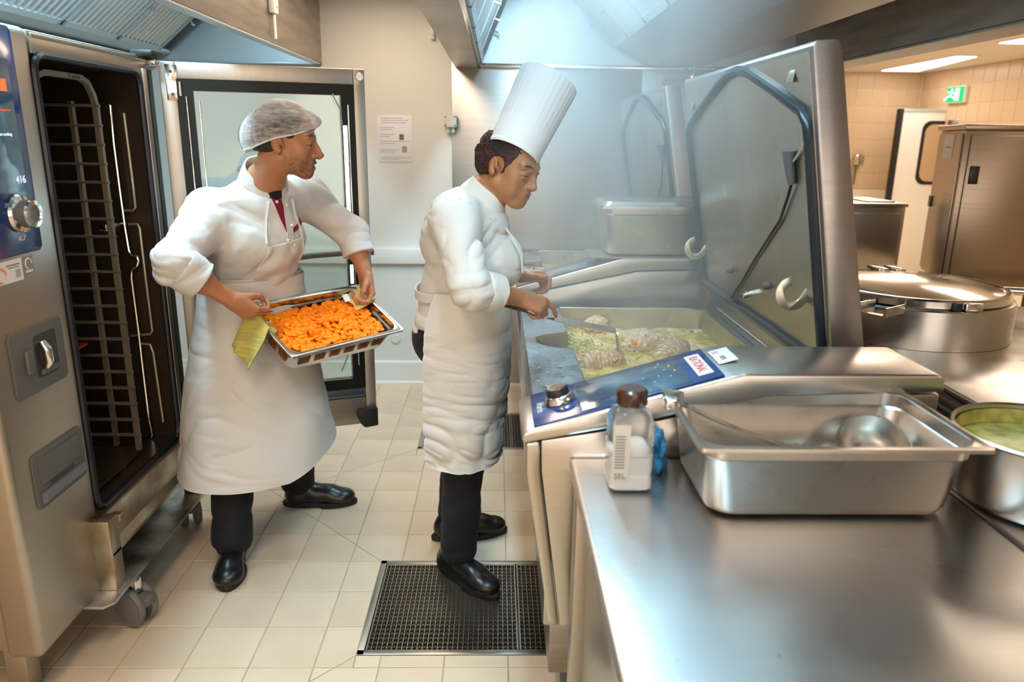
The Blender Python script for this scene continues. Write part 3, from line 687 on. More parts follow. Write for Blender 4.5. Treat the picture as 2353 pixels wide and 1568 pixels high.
dpart('spacer_strip', MB().box(.125, .131, -.003, .004, .6, 1.70, bev=.001), S_pol)
dpart('spacer_strip', MB().box(.082, .088, .004, .009, .62, 1.715, bev=.002), S_pol)
dpart('spacer_strip', MB().box(.672, .678, .004, .009, .62, 1.70, bev=.002), S_pol)
dpart('led_strip', MB().box(.652, .668, .004, .008, 1.28, 1.62, bev=.002), mat('led_strip', (1, 1, 1), .4, emit=(1, .97, .9), estr=5))
dpart('led_strip', MB().box(.655, .668, .004, .008, .98, 1.06, bev=.002), bpy.data.materials['led_strip'])
hg = dpart('hinge_plate', MB().box(.02, .06, 0, .004, 1.70, 1.825, bev=.001), S_pol)
m = MB(); [m.cyl((.04, .004, z), (.04, .007, z), .006, 12) for z in (1.72, 1.80)]; dpart('screws', m, GREYPL)['kind'] = 'stuff'
dpart('hinge_barrel', MB().cyl((.066, .006, 1.715), (.066, .006, 1.765), .007, 12), S_pol)
dpart('door_button', MB().lathe([(0, .022), (.014, .022), (.016, .018), (.016, 0)], 24, M=Matrix.Translation((.722, 0, 1.805))@Matrix.Rotation(R(-90), 4, 'X')), S_pol)
dpart('door_handle', MB().tube([(.42, -.06, 1.085), (.50, -.075, 1.092), (.70, -.075, 1.10), (.765, -.05, 1.10)], .012, 12), GREYPL)
dpart('door_latch', MB().prism([(.655, .39), (.675, .345), (.69, .33), (.748, .335), (.748, .42), (.66, .42)], 'y', -.04, .018, bev=.005), BLACK)
dpart('corner_stay', MB().tube([(.615, .008, 1.74), (.645, .008, 1.68), (.648, .008, 1.60)], .003, 6), S_pol)
dpart('corner_stay', MB().tube([(.60, .008, .60), (.635, .008, .68), (.645, .008, .80)], .003, 6), S_pol)

# rack inside the cavity
rk = thing('tray_rack', 'steel rack with many tray rails standing inside the open oven', 'rack', (-1.6, 2.4, .43))
S_rk = steel('rack_steel', col=(.40, .34, .27), rough=.3, brush=(1, 1, 1), var=.3)
S_rk.node_tree.nodes['Principled BSDF'].inputs['Metallic'].default_value = .6
YR, YL, XR = 2.60, 2.24, -1.315
arch = [(XR, YR, .45), (XR, YR, 1.66), (XR, YR-.012, 1.70), (XR, YR-.04, 1.735), (XR, YR-.08, 1.748), (XR, YL+.08, 1.748), (XR, YL+.04, 1.735), (XR, YL+.012, 1.70), (XR, YL, 1.66), (XR, YL, .45)]
MB().tube(arch, .01, flat=(.017, .017)).build('front_frame', S_rk, rk)
MB().tube([(x-.55, y, z) for x, y, z in arch], .01, flat=(.015, .015)).build('rear_frame', S_rk, rk)
MB().tube([(XR-.09, YR+.02, .46), (XR-.09, YR+.02, 1.68)], .01, flat=(.013, .02)).build('side_post', S_rk, rk)
m = MB(); m.box(XR-.6, XR+.005, YL-.02, YR+.02, .438, .452); m.build('base_plate', S_dark, rk, smooth=0)
text('rack_mark', 'iCombi', .022, frame((XR+.0090, 2.475, 1.7478), (0, 1, 0), (0, 0, 1)), GREYPL, rk)
zr = [(-1.314, 2.6, 1.669)[2], (-1.309, 2.6, 1.606)[2], (-1.309, 2.6, 1.545)[2], (-1.31, 2.6, 1.483)[2], (-1.311, 2.6, 1.423)[2], (-1.311, 2.6, 1.361)[2], (-1.31, 2.6, 1.301)[2], (-1.312, 2.6, 1.241)[2], (-1.314, 2.6, 1.179)[2], (-1.315, 2.6, 1.119)[2], (-1.317, 2.6, 1.059)[2], (-1.317, 2.6, 0.998)[2], (-1.318, 2.6, 0.938)[2], (-1.319, 2.6, 0.878)[2], (-1.319, 2.6, 0.817)[2], (-1.318, 2.6, 0.756)[2], (-1.318, 2.6, 0.695)[2], (-1.317, 2.6, 0.635)[2], (-1.317, 2.6, 0.573)[2], (-1.316, 2.6, 0.513)[2]]
me = None
for k, z in enumerate(zr):
    for y, s_ in ((YR-.008, -1), (YL+.008, 1)):
        o = MB()
        o.box(-.58, .014, -.011, .011, -.0015, .0015); o.box(-.58, .014, -.002 if s_ < 0 else -.011, .011 if s_ < 0 else .002, -.007, 0)
        o = o.build('tray_rail', S_rk, rk, smooth=0); o.location = Vector((XR, y, z))-rk.location
# wall brackets (bent wire) on the cavity side
def wire(pts, r, name, parent, mt): return MB().tube(pts, r, 8).build(name, mt, parent)
YW = 2.765
wr_ = thing('wire_bracket', 'bent wire hanging bracket with several loops on the oven side wall behind the rack', 'wire bracket', (-1.35, YW, 1))
wire([(-1.395, 2.76, 1.651), (-1.391, 2.76, 1.676), (-1.382, 2.76, 1.681), (-1.352, 2.76, 1.682), (-1.345, 2.76, 1.672), (-1.349, 2.76, 1.544), (-1.348, 2.76, 1.379), (-1.346, 2.76, 1.255), (-1.342, 2.76, 1.167), (-1.335, 2.76, 1.148), (-1.315, 2.76, 1.145), (-1.312, 2.76, 1.128), (-1.321, 2.76, 1.108), (-1.34, 2.76, 1.098), (-1.345, 2.76, 1.063), (-1.343, 2.76, 0.864), (-1.344, 2.76, 0.692), (-1.344, 2.76, 0.515), (-1.339, 2.76, 0.442), (-1.347, 2.76, 0.429), (-1.374, 2.76, 0.425)], .0055, 'main_wire', wr_, S_pol)
wire([(-1.345, 2.77, 1.311), (-1.316, 2.77, 1.31), (-1.305, 2.77, 1.32), (-1.304, 2.77, 1.409), (-1.306, 2.77, 1.648)], .005, 'upper_loop', wr_, S_rk)
wire([(-1.336, 2.77, 1.261), (-1.304, 2.77, 1.262), (-1.298, 2.77, 1.246), (-1.298, 2.77, 1.061), (-1.296, 2.77, 0.861), (-1.304, 2.77, 0.848), (-1.38, 2.77, 0.84)], .005, 'middle_loop', wr_, S_rk)
wire([(-1.341, 2.77, 0.81), (-1.31, 2.77, 0.807), (-1.302, 2.77, 0.776), (-1.295, 2.77, 0.493)], .005, 'lower_loop', wr_, S_rk)
for z in ((258,517),(302,773)):
    pass
a_ = Vector((-1.355, 2.7, 1.264)); MB().box(a_.x-.012, a_.x+.012, 2.62, 2.70, a_.z-.012, a_.z+.012, bev=.003).build('rack_catch', S_pol, wr_)
wire([(a_.x, 2.64, a_.z), (a_.x, 2.765, a_.z)], .007, 'catch_pin', wr_, S_pol)

# ================================================================== GASTRONORM PANS
def gn(name, L_, W_, D, mt, M, label, cat, group=None, fl=.014, rin=.045, perf=None, floor_mat=None):
    t = thing(name, label, cat, M.translation, group)
    h, w_ = L_/2, W_/2
    spec = [(0, .010, -.006, 0), (0, .010, .0, 0), (.0, .012, .0015, 0), (fl, rin, .0015, 0), (fl+.003, rin-.002, -.001, 0), (fl+.004, rin-.002, -.028, 0), (fl+.010, rin-.006, -.034, 0)]
    z1 = -(D-min(.018, D*.18)); inn = fl+.012+.055*D
    spec += [(inn, rin+.004, z1, 0), (inn+.006, rin+.004, -(D-.005), 0), (inn+.02, rin, -D, 0)]
    rings = [[tuple(p) for p in rrect(h-i, w_-i, r, 8, 0, 0, z)] for i, r, z, _ in spec]
    m = MB().loft(rings, cap1=True)
    b = m.build('pan_body', mt, None, M=M.to_3x3().to_4x4(), smooth=40)
    b.parent = t
    return t
T = Matrix.Translation
fgp = gn('gastronorm_pan', .535, .335, .152, S_pan, T((.632, 1.392, 1.054)), 'deep steel food pan on the front worktop holding a ladle', 'food pan')
for z in (0,):
    pass
# lidded pan on the middle console
bx = gn('gastronorm_container', .53, .325, .205, S_pan, T((.70, 3.305, 1.306)), 'deep steel container with a steel lid on the farther console', 'food container')
rings = [[tuple(p) for p in rrect(.265-i, .1625-i, r, 8, 0, 0, z)] for i, r, z in ((-.004, .014, -.008), (-.004, .014, .003), (.012, .03, .005), (.02, .035, .02), (.035, .035, .024), (.04, .035, .021))]
o = MB().loft(rings, cap1=True).build('lid', S_pan, None, M=Matrix.Identity(4)); o.parent = bx; o.location = (0, 0, .004)
MB().box(.40, 1.0, 3.145, 3.375, 1.094, 1.0995).build('under_pan_mat', S_dull, bx)

# ================================================================== COOKING UNITS (tilting pans)
S_con = steel('console_steel', col=(.58, .55, .52), rough=.3, brush=(1, 1, 40), var=.08)
S_deck = add_smudges(steel('wet_deck_steel', col=(.40, .43, .46), rough=.3, brush=(6, 6, 6), var=.35, vscale=3), .12, .5, 16)
S_in = add_smudges(steel('pan_inner_steel', col=(.62, .56, .42), rough=.3, brush=(1, 1, 6), var=.12), .2, .4, 8)
HOOKM = mat('hook_steel', (.6, .58, .5), .35, .9)
LIDIN = add_smudges(steel('lid_inner_steel', col=(.42, .38, .32), rough=.34, brush=(1, 30, 1), var=.15), .25, .45, 6)
LIDOUT = steel('lid_edge_steel', col=(.38, .345, .335), rough=.36, brush=(1, 1, 20), var=.2)
GASK = mat('lid_gasket', (.012, .018, .026), .28)
th = math.atan2(.144, .483)
def console(t, y0, detail):
    y1 = y0+.232
    prof = [(.064, .930), (.058, .944), (.062, .953), (.075, .960), (.52, 1.090), (.545, 1.095), (.970, 1.095), (.984, 1.088), (.985, 1.055), (.6, 1.042), (.245, .965)]
    cv = MB().prism(prof, 'y', y0, y1, bev=.006, seg=3).build('console_cover', S_con, t)
    body = [(.102, .936), (.245, .960), (.6, 1.038), (.978, 1.05), (.978, .86), (.236, .86), (.224, .46), (.158, .462), (.105, .86)]
    MB().prism(body, 'y', y0+.003, y1-.003, bev=.004).build('console_body', S_con, t)
    MB().prism([(.068, .930), (.100, .9345), (.103, .86), (.156, .462), (.130, .470), (.108, .62), (.070, .86)], 'y', y0+.002, y1-.002, bev=.006, seg=3).build('console_front', S_con, t)
    # control plate on the slope: local u up the slope, v towards -y
    M = frame((.066, y1-.012, .9565), (math.cos(th), 0, math.sin(th)), (0, 1, 0))
    V = y1-y0-.024
    f = lambda u0, u1, v0, v1, h0, h1, b=.001: MB().box(u0, u1, -v1, -v0, h0, h1, bev=b, M=M)
    gp_ = f(.022, .455, 0, V, -.001, .004, .0015).build('control_glass', NAVY if detail else mat('console_glass_grey', (.09, .11, .12), .25), t)
    sc = f(.135, .385, .01, V-.01, .004, .005, .0003).build('touch_screen', SCREEN, gp_)
    if not detail: sc.data.materials.clear(); sc.data.materials.append(SCREEN2)
    lg = f(.405, .44, .035, V-.03, .004, .0052, .0003).build('logo_plate', WHITE, gp_)
    TM = lambda u, v, h=.0056: M@T((u, -v, h))@Matrix.Rotation(R(-90), 4, 'Z')
    text('logo_letters', 'RATIONAL', .032, TM(.4215, V/2+.0025), RED, lg, sx=.72)
    MB().box(.409, .436, -(V-.036), -.041, .0051, .0053, M=M).build('logo_panel', mat('logo_pink', (.80, .62, .62), .4), lg, smooth=0) if False else None
    text('console_mark', 'iVario', .026, TM(.043, V*.5, .0042)@Matrix.Rotation(R(0), 4, 'Z'), WHITE, gp_)
    if detail:
        m = MB()
        for k, (u, v) in enumerate([(.33, .05), (.345, .08), (.325, .11), (.35, .13), (.31, .14), (.34, .03), (.29, .1)]): m.box(u, u+.004, -v-.004, -v, .005, .0053, M=M)
        m.build('screen_icons', mat('icon_blue', (.1, .4, .6), .4, emit=(.2, .6, .9), estr=.5), sc, smooth=0)['kind'] = 'stuff'
        m = MB(); [m.box(u, u+.004, -v-.006, -v, .005, .0053, M=M) for u, v in ((.36, .06), (.365, .1))]; m.build('screen_icons', mat('icon_amber', (.6, .4, .05), .4, emit=(.9, .6, .1), estr=.5), sc, smooth=0)['kind'] = 'stuff'
    KM = M@T((.092, -V*.47, .004))
    k_ = MB().lathe([(0, 0), (.036, 0), (.037, .004), (.034, .009), (.034, .012), (.031, .017), (.028, .019)], 36, M=KM).build('knob_base', S_pol, t)
    MB().lathe([(.027, .017), (.0265, .034), (.025, .0365), (.022, .037)], 36, M=KM).build('knob_grip', BLKPL, k_)
    MB().lathe([(.0235, .0368), (.0225, .0385), (.015, .0388)], 36, M=KM).build('knob_ring', S_pol, k_)
    MB().lathe([(.016, .0385), (.012, .038), (0, .038)], 24, M=KM).build('knob_cap', mat('knob_cap_brown', (.2, .13, .1), .3), k_)
    s_ = f(.465, .51, .03, .13, -.0005, .0008, .0002).build('warning_sticker', WHITE, t)
    f(.478, .49, .08, .11, .0008, .0011, .0).build('sticker_mark', INK, s_)
    f(.470, .485, .04, .06, .0008, .0011, .0).build('sticker_mark', mat('mark_pink', (.7, .4, .4), .5), s_)
OPEN = [(.262, 3.03), (.262, 2.64), (.165, 2.585), (.144, 2.56), (.140, 2.53), (.144, 2.50), (.165, 2.475), (.262, 2.42), (.262, 1.92), (.83, 1.92), (.86, 1.95), (.86, 3.0), (.845, 3.02), (.83, 3.03)]
def pan_unit(label, dy, detail=True):
    t = thing('tilting_pan', label, 'cooking unit', (.5, 2.4+dy, 0))
    console(t, 1.54+dy, detail)
    Y = lambda p: (p[0], p[1]+dy)
    # deck: outer rectangle with the opening cut out (bridged loops)
    outer = [(.105, 3.055), (.105, 2.70), (.105, 2.60), (.105, 2.57), (.105, 2.53), (.105, 2.49), (.105, 2.46), (.105, 2.38), (.105, 1.80), (.88, 1.80), (.895, 1.83), (.895, 3.03), (.885, 3.05), (.86, 3.055)]
    r = lambda ps, z: [(p[0], p[1]+dy, z) for p in ps]
    lip = [(p[0]+(.004 if p[0] > .6 else -.004), p[1]+(.004 if p[1] > 3 else 0)) for p in OPEN]
    MB().loft([r(outer, .68), r(outer, .896), r(lip, .900), r(OPEN, .903), r(OPEN, .899)]).build('deck', S_deck, t)
    inner = [(p[0]+.0, p[1]) for p in OPEN]
    low = [(max(p[0], .266), min(p[1], 3.02)) for p in OPEN]; low = [(min(p[0], .85), p[1]) for p in low]
    low2 = [(p[0] if not (.14 <= p[0] < .2) else .285, p[1]) for p in low]
    MB().loft([r(inner, .899), r(inner, .893), r(low, .80), r(low, .70)], cap1=True).build('pan_inside', S_in, t)
    # bright front rims
    MB().tube([(.264, 3.028+dy, .904), (.82, 3.032+dy, .904)], .004, 8).build('pan_rim', S_pol, t)
    MB().box(.135, .98, 1.79+dy, 3.06+dy, .28, .69, bev=.01).build('housing', S_con, t)
    MB().box(.16, .95, 1.85+dy, 3.0+dy, .08, .28, bev=.004).build('plinth', S_dull, t)
    for x in (.22, .9):
        for y in (1.9, 2.95): MB().cyl((x, y+dy, 0), (x, y+dy, .09), .02, 12).build('foot', GREYPL, t)
    # rear wall below the lid
    MB().prism([(.895, .88), (.905, .96), (.885, .985), (.975, .985), (.985, .88)], 'y', 1.80+dy, 3.10+dy, bev=.003).build('rear_wall', S_con, t)
    MB().tube([(.899, 1.82+dy, .925), (.899, 2.95+dy, .925)], .0045, 8).build('rear_rail', S_pol, t)
    MB().box(.90, 1.0, 1.80+dy, 3.10+dy, .3, .88).build('rear_housing', S_con, t, smooth=0)
    # lid: slab leaning to the operator
    A, B_ = (.735, 1.800), (.884, .990)
    L0, L1 = 1.855+dy, 3.105+dy
    lid = MB().prism([A, (.742, 1.812), (.795, 1.815), (.806, 1.80), (.974, .985), B_], 'y', L0, L1, bev=.004).build('lid', LIDOUT, t)
    ux = Vector((B_[0]-A[0], 0, B_[1]-A[1])); nx = Vector((ux.z, 0, -ux.x)).normalized()
    def lp_(y, z, off=0):
        s_ = (z-A[1])/(B_[1]-A[1]); return Vector((A[0]+(B_[0]-A[0])*s_, y+dy, z))+nx*off
    pan_ = [(1.875, 1.0), (1.875, 1.79), (3.07, 1.79), (3.092, 1.765), (3.092, 1.0)]
    m = MB(); v0 = [m.bm.verts.new(lp_(*p, -.0)) for p in pan_]; v1 = [m.bm.verts.new(lp_(*p, .003)) for p in pan_]
    m.bm.faces.new(v1)
    for i in range(5): m.bm.faces.new((v0[i], v0[(i+1) % 5], v1[(i+1) % 5], v1[i]))
    m.build('lid_liner', LIDIN, lid, smooth=0)
    g_ = [(1.895, 1.022), (1.893, 1.30), (1.890, 1.58), (1.895, 1.625), (1.92, 1.655), (2.10, 1.715), (2.30, 1.775), (2.40, 1.789), (2.50, 1.785), (2.60, 1.765), (2.85, 1.70), (3.04, 1.64), (3.07, 1.615), (3.078, 1.57), (3.078, 1.30), (3.078, 1.03), (3.06, 1.015), (2.5, 1.013), (1.92, 1.01)]
    MB().tube([lp_(y, z, .008) for y, z in g_], .0145, 10, closed=True).build('lid_gasket', GASK, lid)
    for (y, z, s_) in ((1.99, 1.19, .047), (3.03, 1.165, .047)):
        c = lp_(y, z, .04); pts = arc(0, 0, s_, 60, 375, 16); pi_ = arc(0, 0, s_*.52, 375, 60, 16)
        # flat C plate standing off the liner
        ps = [(c.x+q[0], c.z+q[1]) for q in arc(0, 0, s_, 100, 360, 18)+[(s_*1.1, s_*.45), (s_*.8, s_*.4)]+arc(0, 0, s_*.5, 345, 100, 12)]
        MB().prism(ps, 'y', c.y-.003, c.y+.003, bev=.001).build('rack_hook', HOOKM, lid)
    for (y, z) in ((2.678, 1.13), (2.292, 1.147)):
        a = lp_(y, z, 0); b2 = lp_(y, z, .022); MB().cyl(a, b2, .013, 12, r2=.010).build('stop_button', GREYPL, lid)
    a = lp_(2.014, 1.56, .012); b2 = lp_(2.014, 1.475, .012)
    hd = MB().tube([a, lp_(2.014, 1.545, .014), lp_(2.014, 1.50, .014), b2], [.02, .017, .013, .010], 12).build('probe_holder', GREYPL, lid)
    MB().tube([lp_(2.014, 1.475, .014), lp_(2.05, 1.44, .012), lp_(2.128, 1.399-.03, .010), lp_(2.26, 1.29, .010), lp_(2.399, 1.207, .010), lp_(2.55, 1.11, .010), lp_(2.70, 1.02, .012), lp_(2.745, .997, .016), lp_(2.70, 1.005, .02), lp_(2.56, 1.06, .02), lp_(2.475, 1.083, .016)], .0042, 8).build('probe_cable', BLACK, lid)
    MB().cyl(lp_(2.475, 1.083, .0), lp_(2.475, 1.083, .03), .011, 12).build('probe_socket', S_pol, lid)
    MB().tube([lp_(2.0, 1.53, .012), lp_(1.95, 1.56, .01), lp_(1.90, 1.60, .008)], .0035, 6).build('probe_needle', S_pol, lid)
    MB().box(-.02, .02, -.02, .02, 0, .003, bev=.001, M=T(lp_(1.985, 1.745, .004))@Matrix.Rotation(R(-80), 4, 'Y')).build('access_plate', LIDIN, lid)
    MB().box(-.02, .02, -.02, .02, 0, .003, bev=.001, M=T(lp_(2.99, 1.71, .004))@Matrix.Rotation(R(-80), 4, 'Y')).build('access_plate', LIDIN, lid)
    return t
pan_unit('tilting pan cooker of boiling broth with raised lid, its blue console in front', 0)
pan_unit('farther tilting pan cooker with raised lid beside the steel wall', 1.6, False)

# ================================================================== WORKTOPS IN FRONT
S_edge = S_top
wt = thing('worktop', 'broad stainless steel worktop in front carrying the deep pan and salt bottle', 'worktop', (.55, .9, 0))
MB().box(.165, .928, -.55, 1.537, .868, .90, bev=.012, seg=4).build('top', S_top, wt)
MB().box(.20, .928, -.5, 1.53, .30, .868, bev=.003).build('cabinet', S_con, wt)
MB().box(.185, .215, -.5, 1.50, .02, .30, bev=.004).build('side_panel', S_v, wt)
m = MB().box(.174, .205, 1.44, 1.50, .0, .868, bev=.004); m.build('leg', S_v, wt)
m = MB().box(.205, .228, 1.30, 1.50, .0, .868, bev=.003); m.build('leg', S_dull, wt)
MB().box(.24, .9, -.4, 1.4, .02, .3).build('plinth', BLKPL, wt, smooth=0)
wt2 = thing('worktop', 'second steel worktop beside the front worktop with the broth pot', 'worktop', (1.5, .9, 0))
S_top2 = add_smudges(steel('worktop_steel_pale', col=(.60, .60, .60), rough=.3, brush=(2, 30, 2), var=.05), .2, .4, 5)
MB().box(.934, 2.2, -.55, 1.52, .868, .899, bev=.008, seg=3).build('top', S_top2, wt2)
MB().box(.95, 2.2, -.5, 1.5, .1, .868, bev=.003).build('cabinet', S_con, wt2)
MB().box(1.0, 2.15, -.45, 1.45, 0, .1).build('plinth', BLKPL, wt2, smooth=0)
wt3 = thing('worktop', 'pale steel worktop around the round boiling kettle', 'worktop', (1.8, 2.5, 0))
MB().box(1.312, 2.45, 1.60, 3.15, .868, .90, bev=.006, seg=3).build('top', S_top2, wt3)
MB().box(1.33, 2.42, 1.63, 3.12, .1, .868, bev=.003).build('cabinet', S_dull, wt3)
MB().box(1.38, 2.38, 1.7, 3.05, 0, .1).build('plinth', BLKPL, wt3, smooth=0)
gp2 = thing('service_channel', 'dark recessed channel between the console and the kettle worktop', 'channel', (1.15, 2.2, 0))
MB().box(1.04, 1.30, 1.60, 3.12, .1, .78).build('bed', BLKPL, gp2, smooth=0)
MB().box(1.13, 1.15, 1.60, 3.1, .78, .862, bev=.003).build('strip', S_pol, gp2)
MB().box(1.15, 1.165, 1.60, 3.1, .78, .85).build('glass_front', mat('black_glass', (.01, .01, .012), .08), gp2, smooth=0)
MB().box(1.28, 1.30, 1.60, 3.1, .78, .85).build('inner_strip', S_dull, gp2, smooth=0)
MB().box(1.165, 1.28, 1.9, 1.95, .78, .83).build('cross_bar', S_dull, gp2, smooth=0)

# kettle
KX, KY = 1.56, 2.745
kt = thing('boiling_kettle', 'large round steel boiling kettle with a shut domed lid', 'kettle', (KX, KY, .9))
S_k = steel('kettle_steel', col=(.62, .60, .57), rough=.22, brush=(1, 1, 30), var=.06)
K = T((KX, KY, 0))
MB().lathe([(.342, .901), (.342, 1.035), (.338, 1.04), (.325, 1.042), (.30, 1.042)], 72, M=K).build('body', S_k, kt)
MB().lathe([(.318, 1.042), (.325, 1.046), (.325, 1.068), (.318, 1.074), (.305, 1.075), (.302, 1.071), (.296, 1.073), (.20, 1.092), (.08, 1.103), (.03, 1.106), (0, 1.1065)], 72, M=K).build('lid', S_pol, kt)
MB().tube([(KX+.31, KY-.06, 1.062), (KX+.42, KY-.10, 1.064), (KX+.6, KY-.14, 1.062)], .013, 12).build('lid_handle', S_pol, kt)
sp = MB().prism([(-.055, 0), (.055, 0), (.055, .03), (.05, .03), (.045, .004), (-.045, .004), (-.05, .03), (-.055, .03)], 'y', -.12, 0, M=T((KX-.22, KY-.27, 1.03))@Matrix.Rotation(R(-55), 4, 'Z')).build('pouring_spout', S_k, kt)
MB().box(-.03, .03, -.02, .0, -.012, .016, bev=.004, M=T((KX+.03, KY-.325, 1.055))).build('lid_latch', S_pol, kt)
MB().box(-.015, .015, -.012, .0, -.014, .014, bev=.003, M=T((KX-.02, KY-.322, 1.055))).build('latch_stop', BLKPL, kt)
for a in (100, 80): 
    x, y = KX+.2*math.cos(R(a)), KY+.2*math.sin(R(a)); MB().box(x-.02, x+.02, y-.05, y+.05, 1.09, 1.104, bev=.003).build('hinge_strap', S_pol, kt)
# pot with broth
PX, PY = 1.085, 1.345
pt = thing('stock_pot', 'open steel stock pot with yellow broth residue at the right edge', 'pot', (PX, PY, .9))
PT = T((PX, PY, .9))
MB().lathe([(0, .002), (.148, .002), (.158, .006), (.164, .02), (.166, .135), (.171, .141), (.168, .144), (.163, .14), (.161, .02), (.15, .008), (0, .007)], 56, M=PT).build('body', S_pan, pt)
MB().tube([(PX-.02, PY-.165, 1.0), (PX-.02, PY-.21, 1.005), (PX+.07, PY-.20, 1.005), (PX+.07, PY-.16, 1.0)], .007, 10).build('handle', S_pol, pt)
for dx in (-.02, .07): MB().ball((PX+dx, PY-.165, 1.0), .012, (1, .6, 1), 12).build('rivet', S_pol, pt)
MB().lathe([(0, .10), (.1, .102), (.159, .1)], 40, M=PT).build('residue', mat('broth_residue', (.62, .55, .16), .3, var=.5, vscale=30, bump=.4, bscale=60), pt)
MB().lathe([(.1605, .10), (.1602, .132)], 40, M=PT).build('residue_wall', bpy.data.materials['broth_residue'], pt)
# salt bottle
BX, BY = .272, 1.405
sb = thing('salt_bottle', 'square clear plastic salt bottle with a brown cap on the worktop corner', 'bottle', (BX, BY, .9))
PLAST = mat('clear_plastic', (.93, .93, .92), .06, trans=.95, ior=1.2)
def sq(h, z, r=.012): return [(BX+p[0], BY+p[1], z) for p in rrect(h, h, r, 5)]
MB().loft([sq(.036, .902), sq(.043, .906, .014), sq(.043, .93, .014), sq(.041, .935, .014), sq(.043, .945, .014), sq(.043, 1.045, .016), sq(.036, 1.062, .02), sq(.027, 1.068, .026), sq(.027, 1.075, .026)], cap0=True).build('bottle_wall', PLAST, sb)
SALT = mat('salt_white', (.9, .9, .9), .7, bump=.4, bscale=90)
MB().loft([sq(.034, .904), sq(.0415, .908, .013), sq(.0415, .975, .013)], cap0=True, cap1=True).build('salt', SALT, sb)
MB().ball((BX+.012, BY-.005, .975), .028, (1, 1, 1.2), 16).build('salt_mound', SALT, sb)
CAPM = mat('brown_cap', (.06, .018, .008), .2, coat=.5, spec=.6)
MB().lathe([(0, 1.108), (.026, 1.108), (.031, 1.104), (.032, 1.098), (.0315, 1.078), (.03, 1.075), (0, 1.075)], 40, M=T((BX, BY, 0))).build('cap', CAPM, sb)
lb = MB().box(BX-.040, BX-.006, BY-.0445, BY-.0435, .93, 1.045).build('label', mat('label_white', (.78, .76, .72), .45), sb)
m = MB(); [m.box(BX-.036, BX-.016, BY-.0450, BY-.0445, .955+.006*k, .9575+.006*k) for k in range(12)]; m.build('label_print', INK, lb, smooth=0)['kind'] = 'stuff'
text('label_text', 'SEL', .016, frame((BX-.024, BY-.0451, .938), (1, 0, 0), (0, 0, 1)), INK, lb)
# blue cloth between bottle and pan
def crumple(name, c, size, sub, amp, mt, label, cat, seed=0, sc=(1, 1, 1), parent=None):
    m = MB(); bmesh.ops.create_icosphere(m.bm, subdivisions=sub, radius=1)
    from mathutils import noise
    for v in m.bm.verts:
        p = v.co.copy(); n_ = noise.noise(p*1.7+Vector((seed, 0, 0)))*amp+abs(noise.noise(p*4+Vector((0, seed, 0))))*amp*.6
        v.co = Vector((p.x*size*sc[0], p.y*size*sc[1], p.z*size*sc[2]))*(1+n_)+Vector(c)
    o = m.build(name, mt, parent, smooth=80)
    if parent is None: tag(o, label, cat)
    return o
crumple('blue_cloth', (.345, 1.49, .935), .036, 4, .8, mat('blue_cloth', (.02, .19, .38), .8, sheen=.3), 'crumpled blue cloth tucked behind the salt bottle', 'cloth', 3, (.6, .9, 1))
# ladle in the pan
ld = thing('ladle', 'large steel ladle lying in the deep pan with its handle over the rim', 'ladle', (.7, 1.45, .92))
LC = Vector((0.79, 1.438, 0.975))
LM = T(LC)@Matrix.Rotation(R(36), 4, 'X')@Matrix.Rotation(R(-8), 4, 'Y')
MB().lathe([(0, -.062), (.03, -.059), (.052, -.048), (.066, -.028), (.072, 0), (.0745, .002), (.071, .0015), (.064, -.027), (.050, -.046), (.029, -.0565), (0, -.0595)], 48, M=LM).build('bowl', S_pan, ld)
e0 = LM@Vector((-.072, 0, 0))
MB().tube([tuple(e0), (.66, 1.42, .955), (.50, 1.45, 1.005), (.375, 1.463, 1.060), (.366, 1.463, 1.066), (.355, 1.463, 1.062), (.353, 1.463, 1.045)], .01, flat=(.022, .0035)).build('handle', S_pol, ld)
MB().box(.352, .378, 1.447, 1.480, 1.046, 1.070, bev=.004).build('hook', S_pol, ld)
# bar clipped along the pan rim

# ================================================================== SMOOTH BODIES (implicit surface -> mesh)
V3 = lambda *a: np.array(a, float)
def _n(v): v = np.asarray(v, float); return v/(np.linalg.norm(v)+1e-12)
class Pr:
    """one blended primitive: distance function f, bounding sphere c,r, operation op ('+', '-'), blend radius k"""
    def __init__(s, f, c, r, op='+', k=.012): s.f, s.c, s.r, s.op, s.k = f, np.asarray(c, float), r, op, k
def cap(a, b, ra, rb=None, k=.012, op='+', sq=None):
    a = np.asarray(a, float); b = np.asarray(b, float); rb = ra if rb is None else rb
    if sq is not None: n, q = _n(sq[0]), sq[1]
    ba = b-a; L2 = ba@ba+1e-12
    def f(p):
        d = p-a
        if sq is not None: # squash thickness along n (q>1 means thinner)
            h = np.clip(d@ba/L2, 0, 1); e = d-h[:, None]*ba; t = e@n
            e = e+(t*(q-1))[:, None]*n
            dd = np.sqrt((e*e).sum(1))-(ra+(rb-ra)*h)
            return dd/ (1+(q-1)*np.abs(t)/(np.sqrt((e*e).sum(1))+1e-9))
        h = np.clip(d@ba/L2, 0, 1); e = d-h[:, None]*ba
        return np.sqrt((e*e).sum(1))-(ra+(rb-ra)*h)
    return Pr(f, (a+b)/2, np.sqrt(L2)/2+max(ra, rb), op, k)
def ell(c, r, M=None, k=.012, op='+'):
    c = np.asarray(c, float); r = np.asarray(r, float); M = np.eye(3) if M is None else M
    def f(p):
        q = (p-c)@M; k0 = np.sqrt(((q/r)**2).sum(1)); k1 = np.sqrt(((q/(r*r))**2).sum(1))+1e-9
        return k0*(k0-1)/k1
    return Pr(f, c, r.max(), op, k)
def chain(pts, rs, k=.012, sq=None):
    return [cap(pts[i], pts[i+1], rs[i], rs[i+1], k, '+', sq) for i in range(len(pts)-1)]
